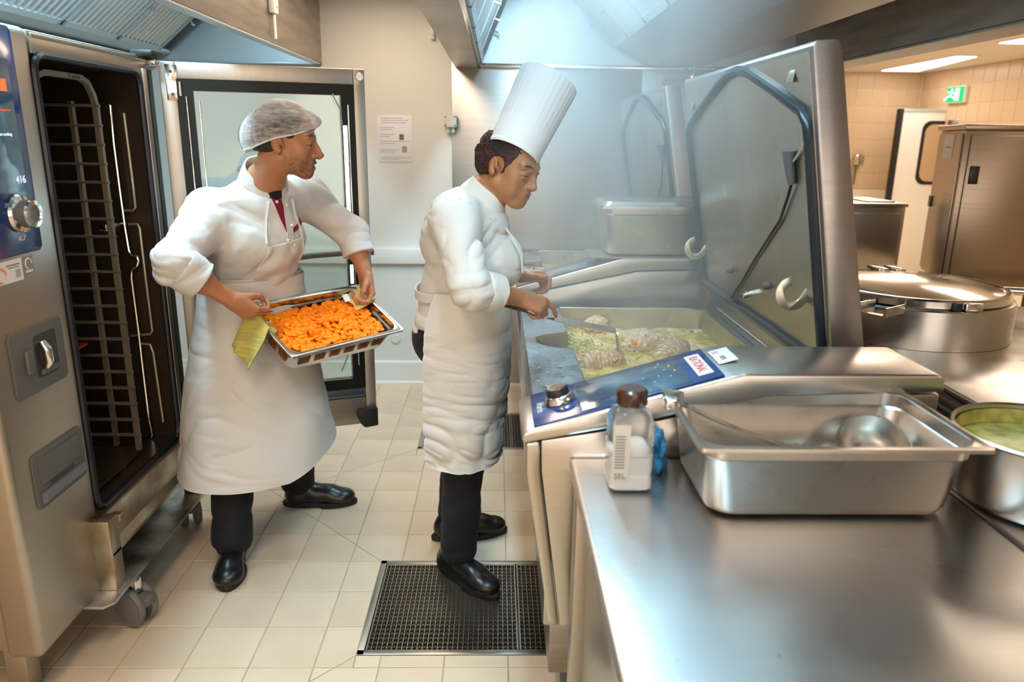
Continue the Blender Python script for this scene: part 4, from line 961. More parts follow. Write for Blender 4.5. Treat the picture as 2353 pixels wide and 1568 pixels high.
def field(prims, p):
    d = np.full(len(p), .5)
    for q in prims:
        v = q.f(p); k = q.k
        if q.op == '+':
            h = np.clip(k-np.abs(d-v), 0, None)/k; d = np.minimum(d, v)-h*h*k*.25
        else:
            v = -v; h = np.clip(k-np.abs(d-v), 0, None)/k; d = np.maximum(d, v)+h*h*k*.25
    return d
def vnoise(p, seed=0):
    """smooth value noise in [-1,1]"""
    i = np.floor(p).astype(np.int64); f = p-i; u = f*f*(3-2*f); out = 0
    def hsh(x, y, z):
        n = (x*73856093) ^ (y*19349663) ^ (z*83492791) ^ (seed*2654435761)
        n = (n ^ (n >> 13))*1274126177 & 0xffffffff; n = n ^ (n >> 16)
        return (n & 0xffff)/32767.5-1
    for dx in (0, 1):
        for dy in (0, 1):
            for dz in (0, 1):
                w_ = (u[:, 0] if dx else 1-u[:, 0])*(u[:, 1] if dy else 1-u[:, 1])*(u[:, 2] if dz else 1-u[:, 2])
                out = out+w_*hsh(i[:, 0]+dx, i[:, 1]+dy, i[:, 2]+dz)
    return out
def folds(p, amp, freq=14, d=(0, 0, 1), st=.35, seed=0):
    """cloth folds: ridged noise stretched so that the ridges run across d"""
    d = _n(d); t = p@d; q = p*st*freq+(t*freq*(1-st))[:, None]*d
    w_ = vnoise(p*4+3, seed+5)[:, None]*1.1
    st *= .55; q = p*st*freq+(t*freq*(1-st))[:, None]*d
    n = vnoise(q+w_, seed); n2 = vnoise(q*1.9+w_*1.5+7, seed+1)
    e = lambda v: 1-np.exp(-2.6*np.abs(v))
    return amp*(e(n)*1.2+e(n2)*.5-.8)
def surf(prims, h, disp=None, smooth=1, pad=.01, N=20, cutz=None):
    lo = np.min([q.c-q.r for q in prims if q.op == '+'], 0)-pad-2*h; hi = np.max([q.c+q.r for q in prims if q.op == '+'], 0)+pad+2*h
    nb = np.ceil((hi-lo)/(N*h)).astype(int)
    g = np.arange(N+2); GX_, GY_, GZ_ = np.meshgrid(g, g, g, indexing='ij'); off = np.stack([GX_.ravel(), GY_.ravel(), GZ_.ravel()], 1).astype(float)
    coarse = np.array([(a, b, c) for a in (0, .5, 1) for b in (0, .5, 1) for c in (0, .5, 1)])*N*h
    Rb = N*h*.87
    keys = []; poss = []; quads = []
    corner = np.array([(a, b, c) for a in (0, 1) for b in (0, 1) for c in (0, 1)])
    edges = [(i, j) for i in range(8) for j in range(i+1, 8) if np.abs(corner[i]-corner[j]).sum() == 1]
    for bi in range(nb[0]):
        for bj in range(nb[1]):
            for bk in range(nb[2]):
                o = lo+np.array([bi, bj, bk])*N*h; c = o+N*h/2
                act = [q for q in prims if np.linalg.norm(q.c-c)-q.r < Rb+2*h+.03]
                if not any(q.op == '+' for q in act): continue
                fc = field(act, o+coarse)
                if fc.min() > N*h*.75+.02 or fc.max() < -N*h*.9-.02: continue
                P = o+off*h; F = field(act, P)
                if disp is not None:
                    m_ = np.abs(F) < .05
                    if m_.any(): F[m_] = F[m_]-disp(P[m_])
                if cutz is not None: F = np.maximum(F, cutz(P))
                F = F.reshape(N+2, N+2, N+2); S = F < 0
                if S.all() or not S.any(): continue
                n1 = N+1
                cs = np.stack([S[a:a+n1, b:b+n1, c_:c_+n1] for a, b, c_ in corner], -1)
                mix = cs.any(-1) & ~cs.all(-1)
                ci = np.argwhere(mix)
                if not len(ci): continue
                fv = np.stack([F[ci[:, 0]+a, ci[:, 1]+b, ci[:, 2]+c_] for a, b, c_ in corner], 1)
                acc = np.zeros((len(ci), 3)); cnt = np.zeros(len(ci))
                for i, j in edges:
                    a_, b_ = fv[:, i], fv[:, j]; m_ = (a_ < 0) != (b_ < 0)
                    t = np.where(m_, a_/(a_-b_+1e-20), 0)
                    acc += np.where(m_[:, None], corner[i]+(corner[j]-corner[i])*t[:, None], 0); cnt += m_
                pos = o+(ci+acc/cnt[:, None])*h
                gi = ci+np.array([bi, bj, bk])*N
                BIG = 1 << 20
                keys.append((gi[:, 0]*BIG+gi[:, 1])*BIG+gi[:, 2]); poss.append(pos)
                base = np.array([bi, bj, bk])*N
                for ax in range(3):
                    u, v = [(1, 2), (2, 0), (0, 1)][ax]
                    sl0 = [slice(1, N+1)]*3; sl1 = list(sl0); sl1[ax] = slice(2, N+2)
                    s0 = S[tuple(sl0)]; s1 = S[tuple(sl1)]
                    e = np.argwhere(s0 != s1)
                    if not len(e): continue
                    fl = s0[e[:, 0], e[:, 1], e[:, 2]]; e = e+1+base
                    q = []
                    for du, dv in ((-1, -1), (0, -1), (0, 0), (-1, 0)):
                        w_ = e.copy(); w_[:, u] += du; w_[:, v] += dv
                        q.append((w_[:, 0]*BIG+w_[:, 1])*BIG+w_[:, 2])
                    q = np.stack(q, 1); q[~fl] = q[~fl][:, ::-1]; quads.append(q)
    K = np.concatenate(keys); P = np.concatenate(poss); Q = np.concatenate(quads)
    uk, idx = np.unique(K, return_index=True); P = P[idx]
    Qi = np.searchsorted(uk, Q); Qi = np.clip(Qi, 0, len(uk)-1); ok = (uk[Qi] == Q).all(1); Qi = Qi[ok]
    for _ in range(smooth):
        acc = np.zeros_like(P); cnt = np.zeros(len(P))
        for i in range(4):
            a_, b_ = Qi[:, i], Qi[:, (i+1) % 4]
            np.add.at(acc, a_, P[b_]); np.add.at(cnt, a_, 1); np.add.at(acc, b_, P[a_]); np.add.at(cnt, b_, 1)
        m_ = cnt > 0; P[m_] = P[m_]*.5+.5*acc[m_]/cnt[m_, None]
    return P, Qi
def smesh(name, P, Q, mt, parent, col=None, sm=True):
    me = bpy.data.meshes.new(name)
    me.vertices.add(len(P)); me.vertices.foreach_set('co', P.astype(np.float32).ravel())
    me.loops.add(Q.size); me.loops.foreach_set('vertex_index', Q.astype(np.int32).ravel())
    me.polygons.add(len(Q)); me.polygons.foreach_set('loop_start', np.arange(0, Q.size, 4, dtype=np.int32))
    try: me.polygons.foreach_set('loop_total', np.full(len(Q), 4, dtype=np.int32))
    except Exception: pass
    me.update(calc_edges=True); me.validate()
    me.polygons.foreach_set('use_smooth', np.ones(len(me.polygons), dtype=bool))
    if col is not None:
        a = me.color_attributes.new('Col', 'FLOAT_COLOR', 'POINT')
        a.data.foreach_set('color', np.concatenate([col, np.ones((len(col), 1))], 1).astype(np.float32).ravel())
    return link(name, me, mt, parent)
def skin_mat(name, rough=.42):
    m = mat(name, (.6, .4, .3), rough, bump=.12, bscale=260, attr='Col', sss=.0)
    b = m.node_tree.nodes['Principled BSDF']; b.inputs['Subsurface Weight'].default_value = .12
    b.inputs['Subsurface Radius'].default_value = (1, .35, .2); b.inputs['Subsurface Scale'].default_value = .006
    return m

# ---- anatomy
def headf(c, fwd, up, s=1.0, wide=1.0, jaw=1.0, openm=0.0, fat=0.0, eyes=0.0, nose=0.0):
    """head primitives; local frame f (forward), l (left), u (up); origin between the eyes' level and the ears"""
    f = _n(fwd); u = np.asarray(up, float); u = _n(u-f*(u@f)); l = np.cross(u, f)
    M = np.stack([f, l, u], 1); c = np.asarray(c, float)
    W_ = lambda x, y, z: c+M@(np.array([x, y*wide, z])*s)
    E = lambda x, y, z, rx, ry, rz, k=.012, op='+', MM=None: ell(W_(x, y, z), np.array([rx, ry, rz])*s, M if MM is None else MM, k*s, op)
    C = lambda a, b, ra, rb, k=.012, op='+': cap(W_(*a), W_(*b), ra*s, rb*s, k*s, op)
    P = [E(-.012, 0, .035, .098, .075, .082), E(.03, 0, .0, .062, .062, .07, .02),
         E(.035, 0, -.045, .056, .052, .06, .02)]
    for y in (-1, 1):
        P += [C((.0, y*.052, -.055), (.066, y*.018, -.100*jaw), .018+fat, .016+fat, .025), E(.056, y*.04, -.024, .026, .026, .026, .018), E(.05, y*.036, -.058, .028+fat, .026+fat, .034, .02)]
        P += [C((.078, y*.045, .022), (.09, y*.014, .018), .011, .012, .012)]
    P += [E(.078, 0, -.100*jaw, .018, .022, .016, .018), E(.062, 0, .045, .026, .05, .04, .02)]
    P += [E(.078, 0, -.066, .026, .03, .032, .016)]
    for y in (-1, 1): P += [E(.098, y*.033, -.001, .016, .017, .0125, .012, '-')]
    for y in (-1, 1): P += [E(.078, y*.032, -.002, .0165, .0165, .0145, .004)]
    for y in (-1, 1):
        P += [E(.097, y*.0325, -.0035-.0015*(eyes == 0), .009, .0125, .0012+.0035*eyes, .002, '-'), C((.0915, y*.045, .0085), (.096, y*.024, .010), .0035, .0035, .005), C((.088, y*.047, -.012), (.094, y*.024, -.0125), .003, .003, .005)]
    # nose
    P += [C((.092, 0, .012), (.108+nose*.7, 0, -.020), .0075, .0085, .010), E(.112+nose, 0, -.034, .0125, .0115, .0105, .008), C((.09, 0, -.03), (.106+nose, 0, -.041), .011, .009, .01)]
    for y in (-1, 1): P += [E(.101, y*.013, -.038, .0115, .0075, .009, .006), E(.106, y*.006, -.0465, .006, .0032, .004, .004, '-')]
    # mouth
    om = openm
    P += [E(.098, 0, -.062, .0085, .021, .0058, .006), E(.096-.002*om, 0, -.0745-.010*om, .0085, .0185, .0065, .006), E(.106, 0, -.068-.005*om, .012, .023, .0014+.0055*om, .003, '-')]
    if om: P += [E(.09, 0, -.068-.005*om, .02, .016, .004*om+.001, .003, '-')]
    for y in (-1, 1):
        a = np.array([[math.cos(y*.35), -math.sin(y*.35), 0], [math.sin(y*.35), math.cos(y*.35), 0], [0, 0, 1]])
        tilt = np.array([[math.cos(.25), 0, -math.sin(.25)], [0, 1, 0], [math.sin(.25), 0, math.cos(.25)]])
        ME = M@a@tilt
        P += [E(-.012, y*.079, -.008, .0205, .0075, .032, .006, '+', ME), E(-.004, y*.087, -.006, .0115, .0055, .019, .004, '-', ME), E(.002, y*.0845, -.016, .006, .006, .012, .003, '-', ME), E(-.002, y*.0835, -.004, .004, .0035, .013, .003, '+', ME), E(.008, y*.078, -.012, .0045, .005, .007, .004, '+')]
    return P, W_, M
def eye_parts(W_, M, s, parent, look=(0, 0), half=.5):
    for y in (-1, 1):
        c = W_(.0805, y*.032, -.0025)
        o = MB().ball((0, 0, 0), .0128*s, n=20).build('eye', mat('eye_white', (.7, .66, .6), .12, coat=.5) if 'eye_white' not in bpy.data.materials else bpy.data.materials['eye_white'], parent, smooth=180, loc=tuple(c))
        d = M@_n((1, look[0], look[1]))
        im = bpy.data.materials.get('iris_dark') or mat('iris_dark', (.03, .015, .008), .1, coat=.6)
        Mx = frame(tuple(c+d*.0105*s), tuple(np.cross(d, (0, 0, 1))), tuple(np.cross(np.cross(d, (0, 0, 1)), d)))
        if True:
            z = Vector(d); q = z.to_track_quat('Z', 'Y').to_matrix().to_4x4(); q.translation = c+d*.0098*s
            MB().lathe([(0, .0034*s), (.004*s, .003*s), (.0062*s, .0012*s), (.0066*s, 0)], 20, M=q).build('iris', im, o)
def hand(wr, kd, pn, curls, thumb, s=1.0, left=False, spread=.05):
    """wr: wrist, kd: direction wrist->knuckles, pn: palm normal (out of the palm side), curls: 4 tuples of 3 bend angles in degrees
    for index..little, thumb: list of 3 points offset in (k, side, palm) coordinates"""
    k = _n(kd); n = np.asarray(pn, float); n = _n(n-k*(n@k)); sd = np.cross(k, n)*(1 if not left else -1)   # sd: towards the thumb/index side
    wr = np.asarray(wr, float)
    L = lambda a, b, c: wr+(k*a+sd*b+n*c)*s
    P = []
    # palm
    for i, (b0, b1, r0, r1) in enumerate(((.020, .030, .015, .0125), (.008, .010, .016, .0130), (-.006, -.010, .0155, .0125), (-.018, -.029, .0145, .0115))):
        P.append(cap(L(.008, b0, 0), L(.082-.004*i if i else .080, b1, -.001), r0*s, r1*s, .012*s))
    P.append(ell(L(.045, .0, .004), np.array([.042, .036, .013])*s, np.stack([k, sd, n], 1), .012*s))
    P.append(cap(L(-.03, 0, 0), L(.02, 0, 0), .025*s, .026*s, .02*s, sq=(n, 1.3)))
    lens = ((.043, .026, .021), (.048, .030, .022), (.044, .028, .022), (.034, .021, .019))
    base = ((.080, .030), (.084, .010), (.078, -.010), (.070, -.029)); rad = (.0098, .0100, .0095, .0083)
    for i in range(4):
        p = L(base[i][0], base[i][1], -.001); ang = 0; sp = spread*(1.5-i)
        prev = p
        for j in range(3):
            ang += R(curls[i][j]); d = (k*math.cos(ang)+n*math.sin(ang)); d = _n(d+sd*sp*math.cos(ang))
            q = prev+d*lens[i][j]*s; r0 = rad[i]*(1-.08*j)*s; r1 = rad[i]*(1-.08*(j+1))*s*(.94 if j == 2 else 1)
            P.append(cap(prev, q, r0*1.03, r1, .0035*s)); prev = q
    tp = [L(*t) for t in thumb]
    P += [cap(L(.012, .02, .006), tp[0], .0165*s, .0125*s, .012*s), cap(tp[0], tp[1], .0122*s, .0108*s, .005*s), cap(tp[1], tp[2], .0108*s, .0088*s, .004*s)]
    return P
def limb(a, b, c, ra, rb, rc, k=.02):
    return [cap(a, b, ra, rb, k), cap(b, c, rb, rc, k)]
def loftz(secs, n=96, th0=None, flat=False): pass
def wrinkle(m, sc, stg, dist, stretch=(1, 1, 1.6)):
    nt = m.node_tree; N = nt.nodes; L = nt.links; b = N['Principled BSDF']
    tc = N.new('ShaderNodeTexCoord'); mp = N.new('ShaderNodeMapping'); mp.inputs['Scale'].default_value = stretch; mp.inputs['Rotation'].default_value = (.3, .5, .2)
    n = N.new('ShaderNodeTexNoise'); n.noise_type = 'RIDGED_MULTIFRACTAL'; n.inputs['Scale'].default_value = sc; n.inputs['Detail'].default_value = 3; n.inputs['Distortion'].default_value = .8
    bp = N.new('ShaderNodeBump'); bp.inputs['Strength'].default_value = stg; bp.inputs['Distance'].default_value = dist; bp.invert = True
    L.new(tc.outputs['Object'], mp.inputs[0]); L.new(mp.outputs[0], n.inputs['Vector']); L.new(n.outputs[0], bp.inputs['Height'])
    old = b.inputs['Normal'].links[0].from_node; L.new(bp.outputs[0], old.inputs['Normal'])
    return m
CLOTH = wrinkle(mat('white_cotton', (.72, .71, .695), .85, bump=.12, bscale=500, sheen=.1), 7, .75, .010)
APRON = wrinkle(mat('apron_cotton', (.73, .705, .67), .85, bump=.15, bscale=400, sheen=.1), 6, .75, .011, (.8, .8, 2.4))
NAVYC = mat('dark_trouser_cloth', (.006, .0065, .012), .85, sheen=.03, bump=.2, bscale=600)
SHOEM = mat('black_shoe_leather', (.008, .008, .009), .3, bump=.1, bscale=150, spec=.6)
SOLEM = mat('shoe_sole_rubber', (.012, .012, .012), .55)
BURG = mat('burgundy_cloth', (.24, .008, .03), .8)
def cloth_sheet(name, rows, mt, parent, nth=90, nz=110, exp=2.3, fold=None, hem=True, thick=.0035):
    """apron: rows = (z, cx, cy, front radius, side radius, angle0, angle1); angle measured from the wearer's front"""
    rows = sorted(rows, key=lambda r: -r[0]); Z = np.array([r[0] for r in rows]); A = np.array([r[1:7] for r in rows], float)
    t = np.linspace(0, 1, nz); zi = Z[0]+(Z[-1]-Z[0])*t
    from_ = lambda c: np.interp(-zi, -Z, A[:, c])
    def sm(v):
        w_ = np.array([1, 2, 3, 2, 1])/9; return np.convolve(np.pad(v, 2, mode='edge'), w_, 'valid')
    cx, cy, fr, sr, a0, a1 = [sm(from_(i)) for i in range(6)]
    f = np.array(fold['f']); f = f/np.linalg.norm(f); l = np.array([-f[1], f[0]])
    P = []
    for i in range(nz):
        th = np.radians(np.linspace(a0[i], a1[i], nth)); c, s_ = np.cos(th), np.sin(th)
        r = (np.abs(c/fr[i])**exp+np.abs(s_/sr[i])**exp)**(-1/exp)
        x = r*c; y = r*s_
        px = cx[i]+f[0]*x+l[0]*y; py = cy[i]+f[1]*x+l[1]*y
        z_ = np.full(nth, zi[i])
        if 'zoff' in fold: z_ = z_+fold['zoff'](th, t[i])
        P.append(np.stack([px, py, z_], 1))
    P = np.array(P); nrm = np.stack([P[:, :, 0]-cx[:, None], P[:, :, 1]-cy[:, None], np.zeros((nz, nth))], -1)
    nrm /= np.linalg.norm(nrm, axis=-1, keepdims=True)
    flatp = P.reshape(-1, 3); d = fold['fn'](flatp, np.repeat(t, nth), np.tile(np.linspace(-1, 1, nth), nz)).reshape(nz, nth, 1)
    P = P+nrm*d
    me = bpy.data.meshes.new(name); vs = P.reshape(-1, 3)
    vb = (P-nrm*thick).reshape(-1, 3); n0 = len(vs)
    idx = np.arange(n0).reshape(nz, nth); q = np.stack([idx[:-1, :-1], idx[1:, :-1], idx[1:, 1:], idx[:-1, 1:]], -1).reshape(-1, 4)
    qb = q[:, ::-1]+n0
    rim = list(idx[0, :])+list(idx[1:, -1])+list(idx[-1, -2::-1])+list(idx[-2:0:-1, 0])
    qr = np.array([(rim[(i+1) % len(rim)], rim[i], rim[i]+n0, rim[(i+1) % len(rim)]+n0) for i in range(len(rim))])
    o = smesh(name, np.concatenate([vs, vb]), np.concatenate([q, qb, qr]), mt, parent)
    return o
def shoe(name, heel, toe, zt, parent, w_=.047, lift=0.0):
    h = V3(*heel); t = V3(*toe); d = t-h; L_ = np.linalg.norm(d); d = d/L_; up = V3(0, 0, 1); up = _n(up-d*(up@d)); sd = np.cross(up, d)
    A = lambda a, b, c: h+d*a*L_+sd*b+up*c
    M = np.stack([d, sd, up], 1)
    P = [ell(A(.80, 0, .038), (.062, w_, .036), M, .02), cap(A(.17, 0, .040), A(.62, 0, .050), .038, .040, .03, sq=(sd, 1.0)), ell(A(.16, 0, .05), (.045, .036, .055), M, .02),
         cap(A(.18, 0, .06), A(.26, 0, .115), .038, .046, .03), cap(A(.42, 0, .062), A(.66, 0, .045), .036, .036, .03)]
    def cut(p): return (.012-((p-h)@up))
    Pm, Q = surf(P, .0042, None, 2, cutz=cut)
    Pm = Pm
    o = smesh(name, Pm, Q, SHOEM, parent)
    # sole: outline of the shoe, extruded
    outl = []
    for k in range(40):
        a = 2*math.pi*k/40; x = .5+.53*math.cos(a); y = math.sin(a)*(w_*1.06 if math.cos(a) > 0 else w_*.82)*(1-.12*math.exp(-((x-.42)/.15)**2))
        outl.append((x, y))
    mk = lambda z, g: [tuple(A(.5+(x-.5)*g, y*g, z)) for x, y in outl]
    m = MB().loft([mk(.0, .97), mk(.004, 1.0), mk(.018, 1.01), mk(.024, .985), mk(.024, .8)], cap0=True, cap1=True)
    m.build('sole', SOLEM, o, smooth=60)
    return o

# ================================================================== THE CHEF AT THE PAN
wo = thing('person', 'person in a tall white pleated chef hat stirring the broth pan, white jacket and apron', 'person', (-.13, 2.57, 0))
SK_W = skin_mat('skin_brown')
hc = V3(.040, 2.51, 1.494); hf = _n((math.cos(R(18))*math.cos(R(-32)), math.cos(R(18))*math.sin(R(-32)), -math.sin(R(18))))
hu = V3(.35, -.12, 1)
HP, HW, HM = headf(hc, hf, hu, s=.99, wide=1.0, fat=.004)
neckb = V3(-.075, 2.535, 1.345)
sN, sF = V3(-.135, 2.395, 1.335), V3(-.115, 2.70, 1.335)
eN, wN = V3(-.075, 2.265, 1.135), V3(.085, 2.375, 1.082)
eF, wF = V3(-.03, 2.79, 1.13), V3(.095, 2.70, 1.098)
hN, hF_ = V3(-.13, 2.50, .88), V3(-.14, 2.66, .88)
kN, aN = V3(-.11, 2.475, .50), V3(-.135, 2.475, .09)
kF, aF = V3(-.12, 2.72, .50), V3(-.165, 2.755, .09)
bodyP = list(HP)
bodyP += [cap(HW(-.035, 0, -.055), V3(-.04, 2.535, 1.385), .052, .056, .03), cap(V3(-.04, 2.535, 1.385), neckb, .056, .06, .03), cap(neckb, V3(-.10, 2.55, 1.2), .08, .11, .06), cap(V3(-.10, 2.55, 1.25), V3(-.12, 2.57, .95), .11, .12, .05),
          cap(neckb+V3(-.02, -.03, -.035), sN, .048, .05, .04), cap(neckb+V3(-.02, .03, -.035), sF, .048, .05, .04)]
bodyP += limb(sN, eN, wN, .047, .040, .0265)+limb(sF, eF, wF, .047, .040, .0265)
bodyP += limb(hN, kN, aN, .085, .055, .04, .04)+limb(hF_, kF, aF, .085, .055, .04, .04)
bodyP += [cap(aN, V3(-.06, 2.40, .045), .030, .02), cap(aF, V3(-.05, 2.785, .045), .030, .02)]
# near hand: closed round the skimmer handle, index finger stretched along it
kdN = _n(V3(.150, .0, -.055))
bodyP += hand(wN, kdN, (-.25, .55, -.8), ((28, 22, 12), (66, 70, 40), (72, 75, 45), (74, 75, 45)), ((.045, .040, .03), (.072, .036, .040), (.092, .026, .042)), s=.92, left=False, spread=.02)
kdF = _n(V3(.14, -.01, -.004))
bodyP += hand(wF, kdF, (.1, -.55, -.75), ((42, 46, 30), (55, 55, 35), (64, 58, 38), (70, 55, 38)), ((.04, .045, .022), (.070, .058, .028), (.096, .060, .030)), s=.9, left=True, spread=.06)
P_, Q_ = surf(bodyP, .0031, None, 1)
def skin_cols(P, base, HC, HM_, s, lip, brow, dark=None, stub=None, red=(.0, 0, 0)):
    q = (P-HC)@HM_/s
    col = np.tile(np.array(base), (len(P), 1))
    mot = vnoise(P*38, 3)[:, None]*.05+vnoise(P*11, 4)[:, None]*.05; col = col*(1+mot)
    def blob(c, r, k, w_=1):
        d = np.sqrt((((q-np.array(c))/np.array(r))**2).sum(1)); m_ = np.clip((1.25-d)/.5, 0, 1)[:, None]*w_
        return m_
    for z, r in ((-.062, .006), (-.0755, .0075)):
        m_ = blob((.1, 0, z), (.016, .022, r), 0); col[:] = col*(1-m_)+np.array(lip)*m_
    for y in (-1, 1):
        m_ = np.clip((1.2-np.sqrt(((q[:, 1]-y*.036)/.019)**2+((q[:, 2]-.0225-.005*np.cos((q[:, 1]-y*.036)*60))/.0042)**2))/.4, 0, 1)[:, None]*(q[:, 0] > .055)[:, None]*.93
        col[:] = col*(1-m_)+np.array(brow)*m_
        # lash line
        m_ = np.clip((1.2-np.sqrt(((q[:, 1]-y*.034)/.017)**2+((q[:, 2]+.0055)/.0026)**2))/.4, 0, 1)[:, None]*(q[:, 0] > .07)[:, None]*.9
        col[:] = col*(1-m_)+np.array(brow)*m_
        m_ = blob((-.002, y*.086, -.01), (.008, .01, .012), 0, .25); col[:] = col*(1-m_)+np.array(brow)*m_  # shade of the ear hollow put into the skin colour
    # hands and ears a little redder
    far = np.linalg.norm(P-HC, axis=1) > .35
    col[far] = col[far]*np.array([1.03, .97, .93])
    if stub is not None:
        m_ = np.clip((-.03-q[:, 2])/.03, 0, 1)*np.clip((q[:, 0]-.0)/.03, 0, 1)*(q[:, 2] > -.14)*(~far); m_ = (m_*(.6+.4*vnoise(P*220, 9)))[:, None]*.8
        col[:] = col*(1-m_)+np.array(stub)*m_
        m_ = blob((.1, 0, -.054), (.012, .024, .006), 0, .55); col[:] = col*(1-m_)+np.array(stub)*m_
        m_ = blob((.085, 0, -.098), (.02, .02, .012), 0, .45); col[:] = col*(1-m_)+np.array(stub)*m_
    return np.clip(col, 0, 1)
colW = skin_cols(P_, (.40, .185, .085), hc, HM, .99, (.32, .115, .085), (.022, .012, .008))
smesh('body', P_, Q_, SK_W, wo, colW)
# hair: dense curls at the back and sides under the hat
HR = mat('curly_hair', (.016, .009, .008), .75, col2=(.055, .017, .016), vscale=30, bump=1, bscale=240)
hp = [ell(HW(-.018, 0, .036), (.101, .081, .088), HM, .015), ell(HW(-.05, 0, .0), (.072, .074, .070), HM, .02)]
hp += [ell(HW(-.0, y*.085, -.012), (.030, .03, .045), HM, .006, '-') for y in (-1, 1)]
def curl(p): return .004*(1-2*np.abs(vnoise(p*120, 2)))+.004*vnoise(p*55, 8)
b0 = (V3(*(-0.025, 2.47, 1.567))+V3(*(0.128, 2.5, 1.497)))/2; t0 = (V3(*(0.07, 2.56, 1.794))+V3(*(0.261, 2.59, 1.729)))/2; ax = _n(t0-b0)
def hcut(p):
    hb = (p-b0)@ax; rr_ = np.linalg.norm((p-b0)-hb[:, None]*ax, axis=1)
    q = (p-hc)@HM; return np.maximum(np.where(hb > .012, .02-(.072-rr_)*0+np.clip(.05-hb, -1, 0)*0+(hb-.06), -.1), np.maximum(q[:, 0]-.040-.5*np.clip(q[:, 2]-.02, -.04, .05)+.004*vnoise(p*90, 1), -.085-q[:, 2]+np.clip(q[:, 0]+.03, 0, 1)*.75))
Ph, Qh = surf(hp, .0025, curl, 0, cutz=hcut); smesh('hair', Ph, Qh, HR, wo)
# chef hat: pleated tube
HATM = mat('paper_hat', (.82, .84, .86), .75, bump=.05, bscale=400)
b0 = (V3(*(-0.025, 2.47, 1.567))+V3(*(0.128, 2.5, 1.497)))/2; t0 = (V3(*(0.07, 2.56, 1.794))+V3(*(0.261, 2.59, 1.729)))/2
ax = _n(t0-b0); hgt = np.linalg.norm(t0-b0); sdx = _n(V3(ax[2], 0, -ax[0])); sdy = np.cross(ax, sdx)
def hring(t_, pleat, r0=.083, r1=.098, n=192):
    out = []
    rr_ = r0+(r1-r0)*t_
    for k in range(n):
        a = 2*math.pi*k/n; pl_ = pleat*(abs(((k % 6)/6)-.5)*2-.5)
        x, y = rr_*1.03*math.cos(a), rr_*1.0*math.sin(a)
        e = _n(sdx*x+sdy*y); p = b0+ax*(t_*hgt)+sdx*x+sdy*y+e*pl_
        # the rim dips towards the front and follows the brow at the bottom
        out.append(tuple(p))
    return out
band = .34
hat = MB().loft([hring(0, 0), hring(.01, 0, .084), hring(band, 0, .084), hring(band, 0, .082)]).build('hat_band', HATM, wo, smooth=60)
MB().loft([hring(band-.01, 0, .080)]+[hring(t_, .0011) for t_ in (band+.02, .5, .7, .9, .995)]+[hring(1.0, .0015)]+[hring(.992, .002, .075, .094)], ).build('hat_pleats', HATM, hat, smooth=25)
MB().loft([hring(.93, 0, .07, .088), hring(.94, 0, .02, .03), hring(.94, 0, .0005, .0005)]).build('hat_crown', HATM, hat)
MB().loft([hring(.012, 0, .0842), hring(.016, 0, .0849), hring(.05, 0, .0849), hring(.054, 0, .0842)]).build('hat_sweatband', HATM, hat)
# jacket
jk = [ell(V3(-.118, 2.535, 1.355), (.05, .075, .04), None, .04), cap(V3(-.055, 2.535, 1.345), V3(-.09, 2.545, 1.26), .07, .11, .05), cap(neckb+V3(-.005, 0, -.055), V3(-.085, 2.55, 1.22), .085, .135, .06), cap(V3(-.10, 2.55, 1.25), V3(-.115, 2.57, 1.07), .135, .128, .06), ell(V3(-.01, 2.55, 1.165), (.098, .13, .095), None, .06), ell(V3(-.12, 2.55, 1.27), (.12, .165, .13), None, .05),
      cap(V3(-.115, 2.57, 1.07), V3(-.15, 2.575, .93), .125, .135, .05), cap(neckb+V3(-.03, -.04, -.022), sN+V3(-.005, .012, -.005), .072, .068, .05), cap(neckb+V3(-.03, .04, -.03), sF+V3(0, -.012, 0), .066, .068, .05),
      ell(V3(-.215, 2.575, .95), (.07, .12, .055), None, .03)]
slN = [cap(sN, eN, .070, .064, .04), cap(eN, eN+(wN-eN)*.16, .062, .055, .03)]
slF = [cap(sF, eF, .070, .064, .04), cap(eF, eF+(wF-eF)*.2, .060, .053, .03)]
dN = _n(eN-sN)
def jfold(p):
    d = folds(p, .011, 11, (.25, 0, 1), .4, 11)
    near = np.clip((2.47-p[:, 1])/.06, 0, 1)
    return d*(1-near)+near*folds(p, .012, 14, (.55, .25, -.8), .45, 23)+.0012*vnoise(p*60, 4)
Pj, Qj = surf(jk+slN+slF, .0042, jfold, 1); jo = smesh('jacket', Pj, Qj, CLOTH, wo)
# rolled cuffs
for (e, w_, t_, r) in ((eN, wN, .42, .063), (eF, wF, .46, .058)):
    d = _n(w_-e); c = e+(w_-e)*t_
    Pc, Qc = surf([cap(c-d*.028, c+d*.012, r, r*.96, .01)], .0035, lambda p: folds(p, .0035, 22, tuple(d), .4, 5), 1, cutz=lambda p: np.maximum((p-(c+d*.02))@d, -((p-(c-d*.045))@d)))
    smesh('rolled_cuff', Pc, Qc, CLOTH, jo)
# standing collar
cdir = _n(HW(-.03, 0, -.06)-neckb)
def collar(ctr, d, r0, r1, hgt_, parent, gap, fr, n=64, lift=.012):
    x = _n(fr-d*(fr@d)); y = np.cross(d, x); rings = []
    for (t_, g) in ((0, 0), (.5, .001), (1, -.001), (1.0, -.006), (.5, -.006), (0, -.006)):
        row = []
        for k in range(n+1):
            a = R(gap)+(2*math.pi-2*R(gap))*k/n
            rr_ = r0+(r1-r0)*t_+g; hh = hgt_*t_*(1-.25*max(0, math.cos(a))**3)
            p = ctr+x*rr_*1.08*math.cos(a)+y*rr_*math.sin(a)+d*(hh+lift*(-math.cos(a))*.6)
            row.append(tuple(p))
        rings.append(row)
    return MB().loft(rings+[rings[0]], closed=False).build('collar', CLOTH, parent, smooth=60)
collar(V3(-.060, 2.533, 1.350), _n(V3(.5, -.05, .80)), .092, .068, .078, jo, 14, V3(1, -.1, 0))
